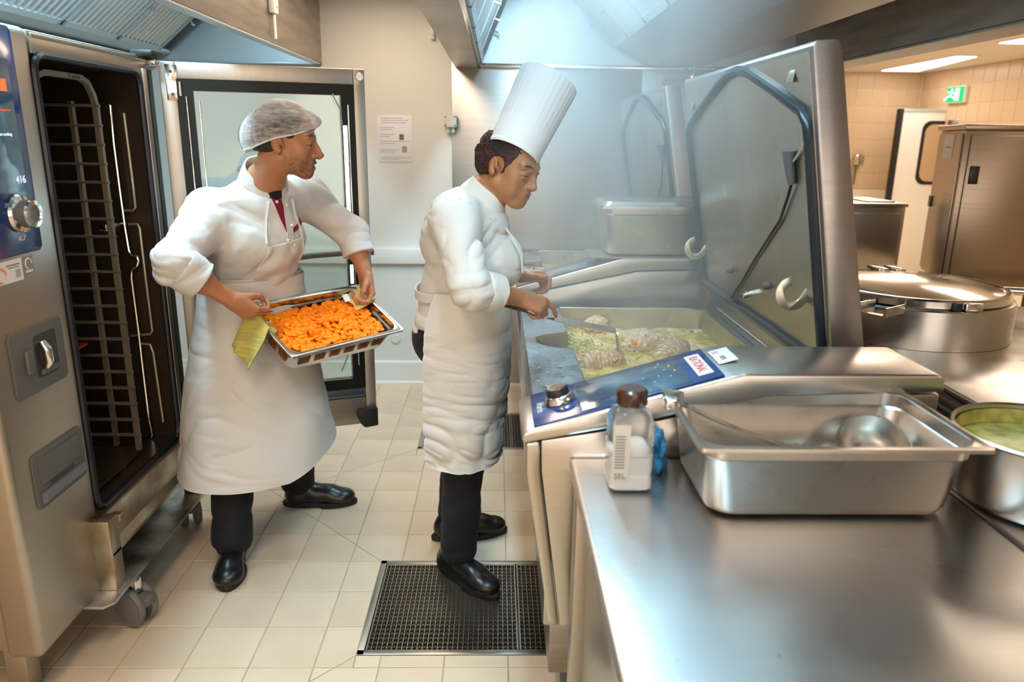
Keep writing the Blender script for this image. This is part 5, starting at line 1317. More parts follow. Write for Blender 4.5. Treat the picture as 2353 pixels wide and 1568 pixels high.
MB().tube([V3(-.003, 2.49, 1.33)+V3(0, 0, -.0), V3(.016, 2.488, 1.305)], .006, 8).build('burgundy_piping', BURG, jo)
# jacket placket edge down the front
MB().tube([(.012, 2.50, 1.318), (.05, 2.47, 1.27), (.083, 2.455, 1.21), (.088, 2.462, 1.15)], .0035, 8).build('placket_edge', CLOTH, jo)
# apron
fw_ = (1, -.06)
def wfold(p, t_, u):
    a = folds(p, .009, 9, (.1, .1, 1), .5, 31)*.5+folds(p, .013, 20, (.15, .1, 1), .5, 33)*np.clip(t_*1.3-.15, 0, 1); b = .005*np.sin(u*9+2*vnoise(p*4, 5))*t_
    return a+b
ap = cloth_sheet('apron', [(1.085, -.115, 2.565, .165, .160, -118, 100), (1.05, -.12, 2.565, .172, .172, -120, 110), (.95, -.125, 2.57, .178, .195, -122, 112), (.85, -.125, 2.575, .182, .208, -122, 112), (.65, -.125, 2.575, .165, .215, -125, 112), (.47, -.125, 2.575, .155, .215, -124, 112)], APRON, wo, 120, 150, 2.2, dict(f=fw_, fn=wfold))
ws = [(-.115+.163*math.cos(a), 2.565+.152*math.sin(a), 1.065+.006*math.sin(3*a)) for a in [2*math.pi*k/48 for k in range(48)]]
MB().tube(ws, .008, flat=(.006, .03), closed=True).build('apron_tie', APRON, ap, smooth=60)
# trousers
tr = [cap(hN, kN, .092, .072, .05), cap(kN, aN+V3(.005, 0, .03), .075, .067, .04), cap(hF_, kF, .098, .075, .05), cap(kF, aF+V3(.005, 0, .03), .075, .067, .04), ell(V3(-.17, 2.58, .90), (.125, .15, .12), None, .06), cap(V3(-.13, 2.57, 1.0), V3(-.14, 2.575, .9), .115, .13, .05)]
Pt, Qt = surf(tr, .0055, lambda p: folds(p, .006, 12, (0, 0, 1), .3, 44), 1, cutz=lambda p: .075-p[:, 2]); smesh('trousers', Pt, Qt, NAVYC, wo)
shoe('shoe', (-.205, 2.545, 0), (.01, 2.325, 0), 0, wo, .05)
shoe('shoe', (-.245, 2.735, 0), (.045, 2.805, 0), 0, wo, .05)
# ================================================================== SKIMMER
sk = thing('skimmer', 'long flat-handled steel skimmer held in the broth by the chef in the tall hat', 'skimmer', (.2, 2.5, 1))
hA, hB = V3(*(-0.017, 2.36, 1.078)), V3(*(0.236, 2.45, 0.989))
hC, hD = V3(*(0.389, 2.53, 0.941)), V3(*(0.423, 2.55, 0.931))
MB().tube([tuple(hA), tuple(hA*.4+hB*.6), tuple(hB), tuple(hC), tuple(hD)], .01, flat=(.024, .003), up0=(0, -.66, .75)).build('handle', S_pol, sk)
MB().tube([tuple(hA+V3(.02, 0, .018)), tuple(hA+V3(.012, 0, .03)), tuple(hA+V3(-.002, 0, .016)), tuple(hA+V3(-.001, 0, .004)), tuple(hA+V3(.006, 0, -.001))], .01, flat=(.020, .003)).build('hanging_hook', S_dull, sk)
dm = thing('disc_seed', None, None)
bpy.data.objects.remove(dm)
dc = hD+V3(.012, .0, -.045); Mz = frame(tuple(dc), (-.18, .10, 1), (.12, 1, .05))
m = MB().lathe([(0, .010), (.02, .009), (.038, .004), (.046, 0), (.047, -.003), (.045, -.001), (.037, .0025), (.02, .0075), (0, .0085)], 40, M=Mz)
m.build('perforated_disc', S_pol, sk)
m = MB()
for i in range(-4, 5):
    for j in range(-4, 5):
        if i*i+j*j < 18: m.cyl(tuple(Mz@Vector((i*.009, j*.009, .0105-.2*(i*i+j*j)*8.1e-5/.046*10*.1))), tuple(Mz@Vector((i*.009, j*.009, .0085-(i*i+j*j)*1.5e-4))), .0022, 6)
m.build('holes', S_dark, sk)['kind'] = 'stuff'

# ================================================================== TRAY OF CARROTS
Rt = np.array([[.66544098, -.66636134, .33637904], [.74642176, .59006911, -.30768976], [.00654568, .45583002, .89004278]])
Tc = np.array([-.623, 2.717, .929]); TS = .95
TM_ = Matrix([[*Rt[i], Tc[i]] for i in range(3)]+[[0, 0, 0, 1]])
tw = lambda a, b, c=0: Tc+Rt@(np.array([a, b, c]))
S_tray = steel('tray_steel', col=(.66, .65, .64), rough=.2, brush=(1, 1, 1), var=.1)
TRI = mat('tray_inside_steel', (.72, .66, .6), .22, 1)
cpan = gn('perforated_tray', .5035, .309, .105, S_tray, TM_, 'perforated steel tray full of orange carrots carried by the man', 'tray')
cpan.matrix_world = TM_
for ch in cpan.children:
    ch.data.transform(TM_.to_3x3().to_4x4().inverted()) ; ch.matrix_parent_inverse = Matrix.Identity(4); ch.location = (0, 0, 0)
# groups of slots punched in the walls: dark slits set in both faces
m = MB()
for g_ in range(6):
    for q in range(5):
        z = -.046-q*.0065; inset_ = .0245+(-z-.034)/.052*.0077
        for sy in (-1, 1):
            x = -.19+g_*.065; yy = .309/2-inset_; m.box(x, x+.045, sy*yy-.0012, sy*yy+.0012, z-.0014, z+.0014)
        if g_ < 3:
            for sx in (-1, 1): y = -.095+g_*.065; xx = .5035/2-inset_; m.box(sx*xx-.0012, sx*xx+.0012, y, y+.045, z-.0014, z+.0014)
o = m.build('slots', mat('slot_orange_dark', (.25, .055, .01), .5), None, smooth=0); o.parent = cpan; o['kind'] = 'stuff'
CARROT = mat('carrot_orange', (1, .27, .0), .42, var=.25, vscale=60, col2=(1, .19, .0), sss=0, bump=.2, bscale=120)
b = CARROT.node_tree.nodes['Principled BSDF']; b.inputs['Subsurface Weight'].default_value = .08; b.inputs['Specular IOR Level'].default_value = .25; b.inputs['Subsurface Radius'].default_value = (1, .3, .05); b.inputs['Subsurface Scale'].default_value = .006
gx, gy = np.meshgrid(np.linspace(-.205, .205, 60), np.linspace(-.108, .108, 34), indexing='ij')
for q_ in (1,): cut_ = np.clip(np.abs(gx)-.165, 0, 1)*np.clip(np.abs(gy)-.07, 0, 1); gx = gx-np.sign(gx)*cut_*9; gy = gy-np.sign(gy)*cut_*9
hz_ = lambda x, y: -.040+.008*np.exp(-((x/.15)**2+(y/.08)**2))+.003*np.sin(x*40)*np.cos(y*37)
gz = hz_(gx, gy)-.006+.004*vnoise(np.stack([gx.ravel()*70, gy.ravel()*70, gx.ravel()*0], 1), 3).reshape(gx.shape)
Pg = np.stack([gx, gy, gz], -1).reshape(-1, 3); idx = np.arange(len(Pg)).reshape(gx.shape)
Qg = np.stack([idx[:-1, :-1], idx[1:, :-1], idx[1:, 1:], idx[:-1, 1:]], -1).reshape(-1, 4)
bed = smesh('carrot_heap', Pg, Qg, CARROT, None); bed.matrix_world = TM_
tag(bed, 'packed bed of cooked carrots under the top slices in the carried tray', 'carrots', None, 'stuff')
cms = []
for v in range(5):
    r_ = rng.uniform(.0115, .0155); t_ = rng.uniform(.0035, .005); n_ = 14
    prof = [(0, -t_), (r_*.8, -t_), (r_, -t_*.45), (r_, t_*.45), (r_*.8, t_), (0, t_*1.02)]
    ph = rng.random(3)*6; m = MB()
    rings = [[(max(rr_, 1e-4)*math.cos(2*math.pi*k/n_)*(1+.07*math.sin(2*math.pi*k/n_*2+ph[0])), max(rr_, 1e-4)*math.sin(2*math.pi*k/n_)*(1+.06*math.sin(2*math.pi*k/n_*3+ph[1])), z_) for k in range(n_)] for rr_, z_ in prof]
    m.loft(rings); bmesh.ops.remove_doubles(m.bm, verts=m.bm.verts, dist=2e-4); bmesh.ops.recalc_face_normals(m.bm, faces=m.bm.faces)
    me = bpy.data.meshes.new('carrot_slice'); m.bm.to_mesh(me); m.bm.free(); me.materials.append(CARROT)
    me.polygons.foreach_set('use_smooth', [True]*len(me.polygons)); me.set_sharp_from_angle(angle=R(55)); cms.append(me)
k = 0; pts_ = []
cand = [(x, y) for x in np.linspace(-.204, .204, 22) for y in np.linspace(-.108, .108, 13)]
for x, y in cand:
    if abs(x) > .18 and abs(y) > .09: continue
    x += rng.uniform(-.007, .007); y += rng.uniform(-.006, .006)
    o = bpy.data.objects.new('carrot_slice', cms[k % 5]); COL.objects.link(o); k += 1
    tilt = abs(rng.normal(0, .38)); az = rng.uniform(0, 6.28)
    z = float(hz_(x, y))+.002+rng.uniform(0, .007)
    o.matrix_world = TM_@T((x, y, z))@Matrix.Rotation(az, 4, 'Z')@Matrix.Rotation(tilt, 4, 'X')@Matrix.Rotation(rng.uniform(0, 6), 4, 'Z')
    tag(o, 'round orange carrot slice among many heaped in the carried tray', 'carrot slice', 'carrot slices in the tray')
# tray still standing in the oven rack
tz = (zr[14]+zr[13])/2-.004
op = gn('oven_tray', .50, .30, .05, mat('orange_stained_tray', (.60, .12, .03), .35, .6), T((-1.60, 2.42, zr[13]+.003)), 'orange-stained tray left on the rack inside the oven', 'tray')
op.location = (-1.68, 2.42, zr[14]+.05)

# ================================================================== THE MAN WITH THE TRAY
ma = thing('person', 'man with stubble in a white hairnet and chef jacket carrying the tray of carrots', 'person', (-.9, 2.8, 0))
SK_M = skin_mat('skin_light')
mh = V3(-.722, 2.655, 1.562); mf = _n((.985, .10, -.09)); mu = V3(.10, 0, 1)
MP, MW, MM = headf(mh, mf, mu, s=1.02, wide=.98, openm=.55, eyes=1, nose=.006)
nb = V3(-.835, 2.745, 1.385)
f2 = _n(V3(.72, -.69, 0)); r2 = V3(f2[1], -f2[0], 0); UP = V3(0, 0, 1)
pel = V3(-.935, 2.83, .93); ch = V3(-.885, 2.79, 1.22)
sR, sL = V3(-1.01, 2.68, 1.305), V3(-.735, 2.945, 1.345)
eR, eL = V3(-1.045, 2.44, 1.172), V3(-.575, 3.01, 1.205)
gR = tw(-.245, .045, .0); gL = tw(.247, .075, .0)
wR = V3(*(-0.898, 2.52, 1.036)); wL = V3(*(-0.521, 2.965, 1.046))
hR, hL = pel+r2*.09-UP*.05, pel-r2*.09-UP*.05
kR, aR = V3(-.985, 2.645, .50), V3(-.985, 2.545, .09)
kL, aL = V3(-.86, 2.985, .50), V3(-.865, 3.04, .09)
mp = list(MP)
mp += [cap(MW(-.03, 0, -.06), nb, .055, .062, .03), cap(nb, ch, .08, .12, .06, sq=(f2, 1.25)), cap(ch, pel, .135, .12, .05, sq=(f2, 1.2)), cap(nb-UP*.03, sR, .06, .06, .04), cap(nb-UP*.03, sL, .06, .06, .04)]
mp += limb(sR, eR, wR, .05, .042, .027)+limb(sL, eL, wL, .05, .042, .026)
mp += [cap(eR+(wR-eR)*.1, eR+(wR-eR)*.45, .043, .042, .02), cap(eL+(wL-eL)*.1, eL+(wL-eL)*.45, .041, .038, .02)]
mp += limb(hR, kR, aR, .085, .055, .04, .04)+limb(hL, kL, aL, .085, .055, .04, .04)
mp += [cap(aR, V3(-.975, 2.50, .045), .030, .02), cap(aL, V3(-.80, 3.045, .045), .030, .02)]
inR = Rt@V3(1, 0, 0)   # along the tray, left to right
mp += hand(wR, _n(gR-wR+V3(0, 0, .01)), _n(inR*.8+V3(.0, .1, -.3)), ((38, 55, 35), (42, 60, 38), (46, 62, 40), (50, 62, 40)), ((.045, .038, .03), (.068, .042, .048), (.088, .036, .052)), s=1.0, left=False, spread=.03)
mp += hand(wL, _n(gL-wL+V3(0, 0, .005)), _n(-inR*.9+V3(0, 0, -.2)), ((40, 55, 35), (46, 60, 38), (50, 62, 40), (54, 62, 40)), ((.045, .036, .03), (.070, .038, .046), (.090, .030, .05)), s=.98, left=True, spread=.03)
P_, Q_ = surf(mp, .0031, None, 1)
colM = skin_cols(P_, (.50, .225, .115), mh, MM, 1.02, (.38, .12, .085), (.03, .018, .01), stub=(.10, .05, .03))
smesh('body', P_, Q_, SK_M, ma, colM)
eye_parts(MW, MM, .9, ma, (0, -.15))
HRM = mat('short_dark_hair', (.03, .02, .014), .65, bump=.6, bscale=180)
hp = [ell(MW(-.012, 0, .036), (.1035, .0805, .0875), MM, .015), ell(MW(-.045, 0, .0), (.068, .066, .068), MM, .02)]
def hcut2(p):
    q = (p-mh)@MM; return np.maximum((q[:, 0]-.078), -(q[:, 2]+.042)+np.clip(q[:, 0]+.02, 0, 1)*.9)
hp += [ell(MW(-.0, y*.085, -.014), (.026, .03, .038), MM, .006, '-') for y in (-1, 1)]
Ph, Qh = surf(hp, .004, lambda p: .002*vnoise(p*120, 2), 0, cutz=hcut2); smesh('hair', Ph, Qh, HRM, ma)
# hairnet: thin puffed shell gathered at an elastic edge
NETM = mat('hairnet', (.86, .85, .84), .9)
nt = NETM.node_tree; N = nt.nodes; L = nt.links; b = N['Principled BSDF']
tc = N.new('ShaderNodeTexCoord'); mp_ = N.new('ShaderNodeMapping'); mp_.inputs['Scale'].default_value = (35, 35, 130)
n1 = N.new('ShaderNodeTexNoise'); n1.inputs['Scale'].default_value = 1; n1.inputs['Detail'].default_value = 5
L.new(tc.outputs['Object'], mp_.inputs[0]); L.new(mp_.outputs[0], n1.inputs['Vector'])
lw = N.new('ShaderNodeLayerWeight'); lw.inputs['Blend'].default_value = .4
ad = N.new('ShaderNodeMath'); ad.operation = 'ADD'; mr = N.new('ShaderNodeMapRange'); mr.inputs[1].default_value = .32; mr.inputs[2].default_value = .78; mr.inputs[3].default_value = .08; mr.inputs[4].default_value = .55
L.new(n1.outputs[0], mr.inputs[0]); L.new(mr.outputs[0], ad.inputs[0]); L.new(lw.outputs['Facing'], ad.inputs[1]); ad.use_clamp = True
L.new(ad.outputs[0], b.inputs['Alpha'])
nb_ = []
rows = []
nr, na = 26, 96
for i in range(nr+1):
    t_ = i/nr; row = []
    for k in range(na):
        a = 2*math.pi*k/na; ca, sa = math.cos(a), math.sin(a)
        # edge line in head frame: forehead in front, over the ear at the side, nape behind
        ez = .048*max(ca, 0)**1.2+.008*abs(sa)-.050*max(-ca, 0)**1.1
        e = np.array([-.012+(.112 if ca > 0 else .118)*ca, .088*sa, ez])
        phi = t_*math.pi/2
        top = np.array([-.02, 0, .133])
        puff = 1+.16*math.sin(min(1, t_*1.9)*math.pi)*(1+.25*ca*(ca > 0))
        rad_ = math.cos(phi)**.85 if t_ < 1 else 0
        x = -.012+(e[0]+.012)*rad_*puff*(1 if t_ > .04 else .97); y = e[1]*rad_*puff*(1 if t_ > .04 else .97); z = ez+(top[2]-ez)*math.sin(phi)
        g_ = .0022*math.sin(a*38)*(1-t_)**3+.003*math.sin(a*7+t_*9)*math.sin(t_*3.14)
        row.append(tuple(MW(x+g_*ca, y+g_*sa, z+.002*math.sin(a*5+3)*(1-t_))))
    rows.append(row)
MB().loft(rows).build('hairnet', NETM, ma, smooth=180)
MB().tube([rows[0][k] for k in range(0, na, 2)], .0032, 6, closed=True).build('hairnet_elastic', mat('elastic_white', (.8, .79, .78), .9), ma, smooth=180)
# jacket
jm = [cap(nb-UP*.05, ch-UP*.02, .095, .158, .06, sq=(f2, 1.28)), cap(ch, pel+UP*.07, .16, .155, .05, sq=(f2, 1.25)), cap(nb-UP*.03, sR+r2*(-.012), .074, .080, .05), cap(nb-UP*.03, sL+r2*.012, .074, .080, .05), ell(ch+f2*.03, (.15, .15, .13), None, .05), cap(pel+UP*.08, pel-UP*.02, .15, .14, .05, sq=(f2, 1.2))]
jm += [cap(sR, eR, .078, .068, .05), cap(eR, eR+(wR-eR)*.1, .066, .058, .03), cap(sL, eL, .076, .064, .05), cap(eL, eL+(wL-eL)*.1, .062, .055, .03)]
def mfold(p):
    a = folds(p, .013, 9, (.4, .5, .75), .5, 61); side = np.clip(((p-ch)@r2-.10)/.06, 0, 1)
    return a*(1-side)+side*folds(p, .015, 12, (.1, .75, .6), .4, 62)+.0012*vnoise(p*55, 3)
Pj, Qj = surf(jm, .0045, mfold, 1); jmo = smesh('jacket', Pj, Qj, CLOTH, ma)
for (e, w_, t_, r) in ((eR, wR, .33, .067), (eL, wL, .34, .060)):
    d = _n(w_-e); c = e+(w_-e)*t_
    Pc, Qc = surf([cap(c-d*.045, c+d*.018, r*1.08, r*1.03, .01)], .0035, lambda p: folds(p, .0045, 20, tuple(d), .4, 5), 1, cutz=lambda p: np.maximum((p-(c+d*.028))@d, -((p-(c-d*.05))@d)))
    smesh('rolled_cuff', Pc, Qc, CLOTH, jmo)
mc = _n(MW(-.03, 0, -.06)-nb)
collar(nb+UP*.012+mc*.012, _n(mc*.75+UP*.45), .086, .074, .062, jmo, 16, f2, lift=.022)
MB().tube([tuple(nb-f2*.03+r2*.03+UP*.045+V3(-.035, .0, 0)), tuple(nb-f2*.06+UP*.055), ], .007, 8).build('burgundy_collar_lining', BURG, jmo)
UND = mat('black_undershirt', (.01, .01, .012), .8)
Pn, Qn = surf([cap(nb-UP*.02+f2*.03, nb+mc*.04+f2*.018, .058, .054, .02)], .005, None, 1); smesh('undershirt', Pn, Qn, UND, jmo)
def on_chest(px, depth=.0): pass
# placket, pocket trim and buttons follow the chest: ray-cast onto the jacket
from mathutils.bvhtree import BVHTree
bv = BVHTree.FromPolygons([tuple(v) for v in Pj], [tuple(int(i) for i in q) for q in Qj])
def chest(a, z, off=.002):
    """a: metres to the wearer's left of the chest centre line, z: height"""
    base = V3(ch[0], ch[1], z)+(-r2)*a
    h_ = bv.ray_cast(Vector(tuple(base+f2*.6)), Vector(tuple(-f2)), 1.0)
    p = V3(*h_[0]) if h_[0] is not None else base+f2*.14
    return p+f2*off
def strip(name, pts, w_, mt, parent, th_=.003, wd=None):
    """ribbon over the chest: pts = (a, z, half width)"""
    rows_ = []
    for a, z, hw in pts:
        rows_.append([tuple(chest(a-hw, z, .0)), tuple(chest(a-hw, z, th_)), tuple(chest(a+hw, z, th_)), tuple(chest(a+hw, z, .0))])
    return MB().loft(rows_, closed=True, cap0=True, cap1=True).build(name, mt, parent, smooth=60)
strip('burgundy_placket', [(.0+.003*k, 1.375-.014*k, .019-.0013*k) for k in range(11)], .02, BURG, jmo)
strip('placket', [(.040-.001*k, 1.37-.02*k, .014) for k in range(14)], .02, CLOTH, jmo, .005)
strip('pocket_trim', [(.075+.010*k, 1.262+.0042*k, .0045) for k in range(9)], .02, BURG, jmo, .004) if False else None
rows_ = []
for k in range(9):
    a = .045+.0095*k; z = 1.25+.004*k; rows_.append([tuple(chest(a, z-.008, .001)), tuple(chest(a, z-.008, .004)), tuple(chest(a, z+.008, .004)), tuple(chest(a, z+.008, .001))])
MB().loft(rows_, cap0=True, cap1=True).build('pocket_trim', BURG, jmo, smooth=60)
for a, z in ((-.002, 1.355), (.022, 1.22), (.042, 1.34), (.045, 1.27), (.048, 1.20)):
    c = chest(a, z, .006); MB().ball(tuple(c), .0058, (1, 1, 1), 12).build('button', WHITEPL, jmo)
# apron: skirt and bib
def mfld(p, t_, u):
    a = folds(p, .016, 7, (.15, .1, 1), .5, 71)*(.35+.65*t_)
    b_ = .010*np.sin(u*7+2*vnoise(p*3, 6))*t_**1.5
    return a+b_
ap2 = cloth_sheet('apron', [(1.075, pel[0]+.02, pel[1]-.015, .150, .185, -105, 105), (1.03, pel[0]+.01, pel[1]-.01, .158, .19, -112, 112), (.9, pel[0], pel[1], .175, .205, -112, 112), (.7, -.94, 2.80, .215, .235, -108, 108), (.5, -.945, 2.785, .255, .265, -105, 105), (.335, -.95, 2.78, .285, .30, -104, 104)], APRON, ma, 130, 150, 2.5, dict(f=(f2[0], f2[1]), fn=mfld, zoff=lambda th, t_: (.10*np.clip(np.sin(th)+.1, 0, 1))*t_**1.5))
rows_ = []
for i in range(26):
    z = 1.215-.175*i/25; hw = .075+.05*(i/25)**1.5; row = []
    for k in range(33):
        a = .02+hw*(2*k/32-1); p = chest(a, z+.012*(2*k/32-1), .007+.002*math.sin(k*.5+i*.35)+.005*math.sin(i*.55+k*.14)*(.2+i/25)); row.append(tuple(p))
    rows_.append(row)
bib = MB().loft(rows_, closed=False).build('apron_bib', APRON, ma, smooth=180)
md = bib.modifiers.new('thickness', 'SOLIDIFY'); md.thickness = .003
MB().tube([tuple(chest(-.03, 1.36, .005)), tuple(chest(-.045, 1.30, .006)), tuple(chest(-.055, 1.25, .008)), tuple(chest(-.06, 1.215, .01))], .004, flat=(.008, .003)).build('neck_strap', APRON, ap2)
MB().tube([tuple(chest(.075, 1.36, .005)), tuple(chest(.08, 1.30, .006)), tuple(chest(.085, 1.25, .008)), tuple(chest(.09, 1.205, .012)), tuple(chest(.10, 1.18, .016)), tuple(chest(.105, 1.12, .014))], .004, flat=(.008, .003)).build('neck_strap', APRON, ap2)
ws = [(tuple(pel+UP*.135+f2*(.165*math.cos(a))+r2*(.197*math.sin(a)))) for a in [2*math.pi*k/48 for k in range(48)]]
MB().tube(ws, .008, flat=(.007, .03), closed=True).build('apron_tie', APRON, ap2, smooth=60)
# trousers and shoes
tm2 = [cap(hR, kR, .10, .078, .05), cap(kR, aR+V3(0, 0, .02), .078, .070, .04), cap(hL, kL, .105, .082, .05), cap(kL, aL+V3(.0, 0, .02), .080, .070, .04), cap(pel, pel-UP*.08, .15, .15, .05, sq=(f2, 1.2))]
Pt, Qt = surf(tm2, .0055, lambda p: folds(p, .009, 10, (0, .1, 1), .35, 84), 1, cutz=lambda p: .07-p[:, 2]); smesh('trousers', Pt, Qt, NAVYC, ma)
shoe('shoe', (-1.0, 2.625, 0), (-.955, 2.375, 0), 0, ma, .055)
shoe('shoe', (-.925, 3.03, 0), (-.62, 3.05, 0), 0, ma, .052)
# ================================================================== CLOTHS IN HIS HANDS
CLY = mat('yellow_cloth', (.80, .66, .22), .85, bump=.5, bscale=15, stretch=(1, 1, 12), sheen=.2)
CLY2 = mat('worn_yellow_cloth', (.68, .58, .12), .85, bump=.5, bscale=15, stretch=(1, 1, 12), sheen=.2, col2=(.45, .40, .12), vscale=12)
def clothlet(name, top, w_, ln, drop, mt, label, seed):
    """folded cloth lapped over the tray edge: top = ridge line from a to b, two skirts of length ln"""
    a, b_ = V3(*top[0]), V3(*top[1]); d = _n(b_-a); P = []; nu, nv = 34, 40
    for i in range(nu):
        u = i/(nu-1); row = []
        for j in range(nv):
            v = j/(nv-1)*2-1; side = drop[0] if v < 0 else drop[1]; L_ = ln[0] if v < 0 else ln[1]
            s_ = abs(v); base = a+(b_-a)*u
            out = V3(*side); p = base+out*(L_*s_)+V3(0, 0, .010*(1-min(1, s_*5)**2))
            p = p+V3(*(.010*s_*np.array([math.sin(u*9+seed), math.cos(u*8+seed*2), .4*math.sin(u*11+v*3)])))
            row.append(tuple(p))
        P.append(row)
    m = MB().loft(P, closed=False); o = m.build(name, mt, None, smooth=180); md = o.modifiers.new('thickness', 'SOLIDIFY'); md.thickness = .005; md.offset = 0
    return tag(o, label, 'cloth')
rx = Rt@V3(1, 0, 0); ry = Rt@V3(0, 1, 0); rz = Rt@V3(0, 0, 1)
clothlet('oven_cloth', (tw(-.245, .13, .006), tw(-.25, -.01, .006)), 0, (.05, .15), (tuple(rx*.8-rz*.5), tuple(_n(-rx*.55-V3(0, 0, 1)*.8))), CLY2, 'worn yellow cloth bunched under the right hand of the man, hanging down', 1)
clothlet('oven_cloth', (tw(.245, .135, .006), tw(.247, .035, .006)), 0, (.085, .035), (tuple(_n(-rx*.9-rz*.35-ry*.1)), tuple(_n(rx*.6-rz*.8))), CLY, 'bright yellow ribbed cloth under the left hand of the man on the tray corner', 3)
tg = MB().box(-.012, .012, -.016, .016, -.0006, .0006, M=TM_@T((.155, .095, -.006))@Matrix.Rotation(R(20), 4, 'X')@Matrix.Rotation(R(-12), 4, 'Y')).build('care_tag', WHITE, None)
tg.parent = bpy.data.objects['oven_cloth.001']

# ================================================================== BROTH, MEAT, VEGETABLES
BROTH = mat('broth', (.52, .42, .10), .12, var=.4, vscale=5, col2=(.34, .32, .05), coat=.4, bump=.35, bscale=30)
nt = BROTH.node_tree; N = nt.nodes; L = nt.links; b = N['Principled BSDF']
n1 = N.new('ShaderNodeTexNoise'); n1.inputs['Scale'].default_value = 3.2; n1.inputs['Detail'].default_value = 8; n1.inputs['Distortion'].default_value = 1.5
tc = N.new('ShaderNodeTexCoord'); rp = N.new('ShaderNodeValToRGB'); e = rp.color_ramp.elements
e[0].position = .32; e[0].color = (.34, .26, .035, 1); e[1].position = .66; e[1].color = (.86, .66, .38, 1)
x = e.new(.45); x.color = (.62, .45, .10, 1); x = e.new(.55); x.color = (.76, .55, .22, 1)
L.new(tc.outputs['Object'], n1.inputs['Vector']); L.new(n1.outputs[0], rp.inputs[0]); L.new(rp.outputs[0], b.inputs['Base Color'])
def broth(dy, label, zs=.822):
    P = [(max(p[0], .2665), min(p[1], 3.018)) for p in OPEN]; P = [(min(p[0], .848), p[1]+dy) for p in P]
    P = [(q[0] if not (.13 < OPEN[i][0] < .2) else .245, q[1]) for i, q in enumerate(P)]
    nx_, ny_ = 90, 150; gx, gy = np.meshgrid(np.linspace(.266, .852, nx_), np.linspace(1.925+dy, 3.02+dy, ny_), indexing='ij')
    Pn_ = np.stack([gx.ravel(), gy.ravel(), gx.ravel()*0], 1)
    gz = zs+.004*vnoise(Pn_*26, 3)+.0035*(1-2*np.abs(vnoise(Pn_*45, 5)))
    Pn_[:, 2] = gz; idx = np.arange(len(Pn_)).reshape(nx_, ny_)
    Q_ = np.stack([idx[:-1, :-1], idx[1:, :-1], idx[1:, 1:], idx[:-1, 1:]], -1).reshape(-1, 4)
    # tongue of liquid in the pouring notch
    a = len(Pn_); ex = np.array([(.268, 2.63+dy, zs), (.20, 2.575+dy, zs), (.17, 2.53+dy, zs), (.20, 2.485+dy, zs), (.268, 2.43+dy, zs), (.268, 2.53+dy, zs)])
    Pn_ = np.concatenate([Pn_, ex]); Q_ = np.concatenate([Q_, [[a, a+1, a+2, a+5], [a+5, a+2, a+3, a+4]]])
    o = smesh('broth', Pn_, Q_, BROTH, None); return tag(o, label, 'broth', None, 'stuff')
broth(0, 'bubbling yellow-green broth in the near tilting pan')
broth(1.6, 'yellow broth in the farther tilting pan')
MEAT = mat('boiled_meat', (.66, .43, .25), .45, var=.3, vscale=25, col2=(.82, .60, .40), bump=1, bscale=70)
NETR = mat('netting_string', (.50, .38, .24), .8)
def meat(c, r, sc, rz, label, net=False, seed=1):
    c = V3(*c); Rm = np.array(Matrix.Rotation(rz, 3, 'Z')); rr = np.array(sc)*r
    P_, Q_ = surf([ell(c, rr, Rm, .02), ell(c+Rm@(rr*V3(.5, .2, .1)), rr*.72, Rm, .04), ell(c+Rm@(rr*V3(-.45, -.2, .05)), rr*.7, Rm, .04)], .004, lambda p: .007*(1-2*np.abs(vnoise(p*60, seed)))+.006*vnoise(p*24, seed+1)+.003*vnoise(p*150, seed), 0)
    o = smesh('boiled_meat', P_, Q_, MEAT, None); tag(o, label, 'meat')
    if net:
        bvh = BVHTree.FromPolygons([tuple(v) for v in P_], [tuple(int(i) for i in q) for q in Q_])
        for k in range(13):
            t_ = (k/12*2-1)*.85; pts = []
            for j in range(28):
                a = 2*math.pi*j/28; d = Rm@V3(0, math.cos(a), math.sin(a)); o_ = c+Rm@V3(t_*rr[0]*1.2, 0, 0)
                h_ = bvh.ray_cast(Vector(tuple(o_+d*.3)), Vector(tuple(-d)), .3)
                if h_[0] is not None: pts.append(tuple(V3(*h_[0])+d*.0012))
            if len(pts) > 10: MB().tube(pts, .0016, 5, closed=True).build('netting_string', NETR, o)
    return o
meat((0.41, 2.981, 0.835), .052, (1, .75, .55), .4, 'shredded piece of boiled meat at the back of the broth pan behind the skimmer', False, 3)
meat((0.567, 2.746, 0.822), .075, (1.15, .85, .52), .5, 'large pale boiled joint of meat in the broth right of the skimmer', False, 7)
meat((0.649, 2.647, 0.822), .070, (1.3, .68, .55), .95, 'netted boiled joint of meat nearest the raised lid', True, 11)
meat((0.361, 2.508, 0.822), .070, (1.25, .65, .5), .35, 'netted boiled joint of meat close to the console in the broth', True, 15)
VG = [mat('celery_green', (.42, .42, .08), .35), mat('leek_pale', (.70, .72, .36), .35), mat('carrot_cube', (.85, .28, .02), .4)]
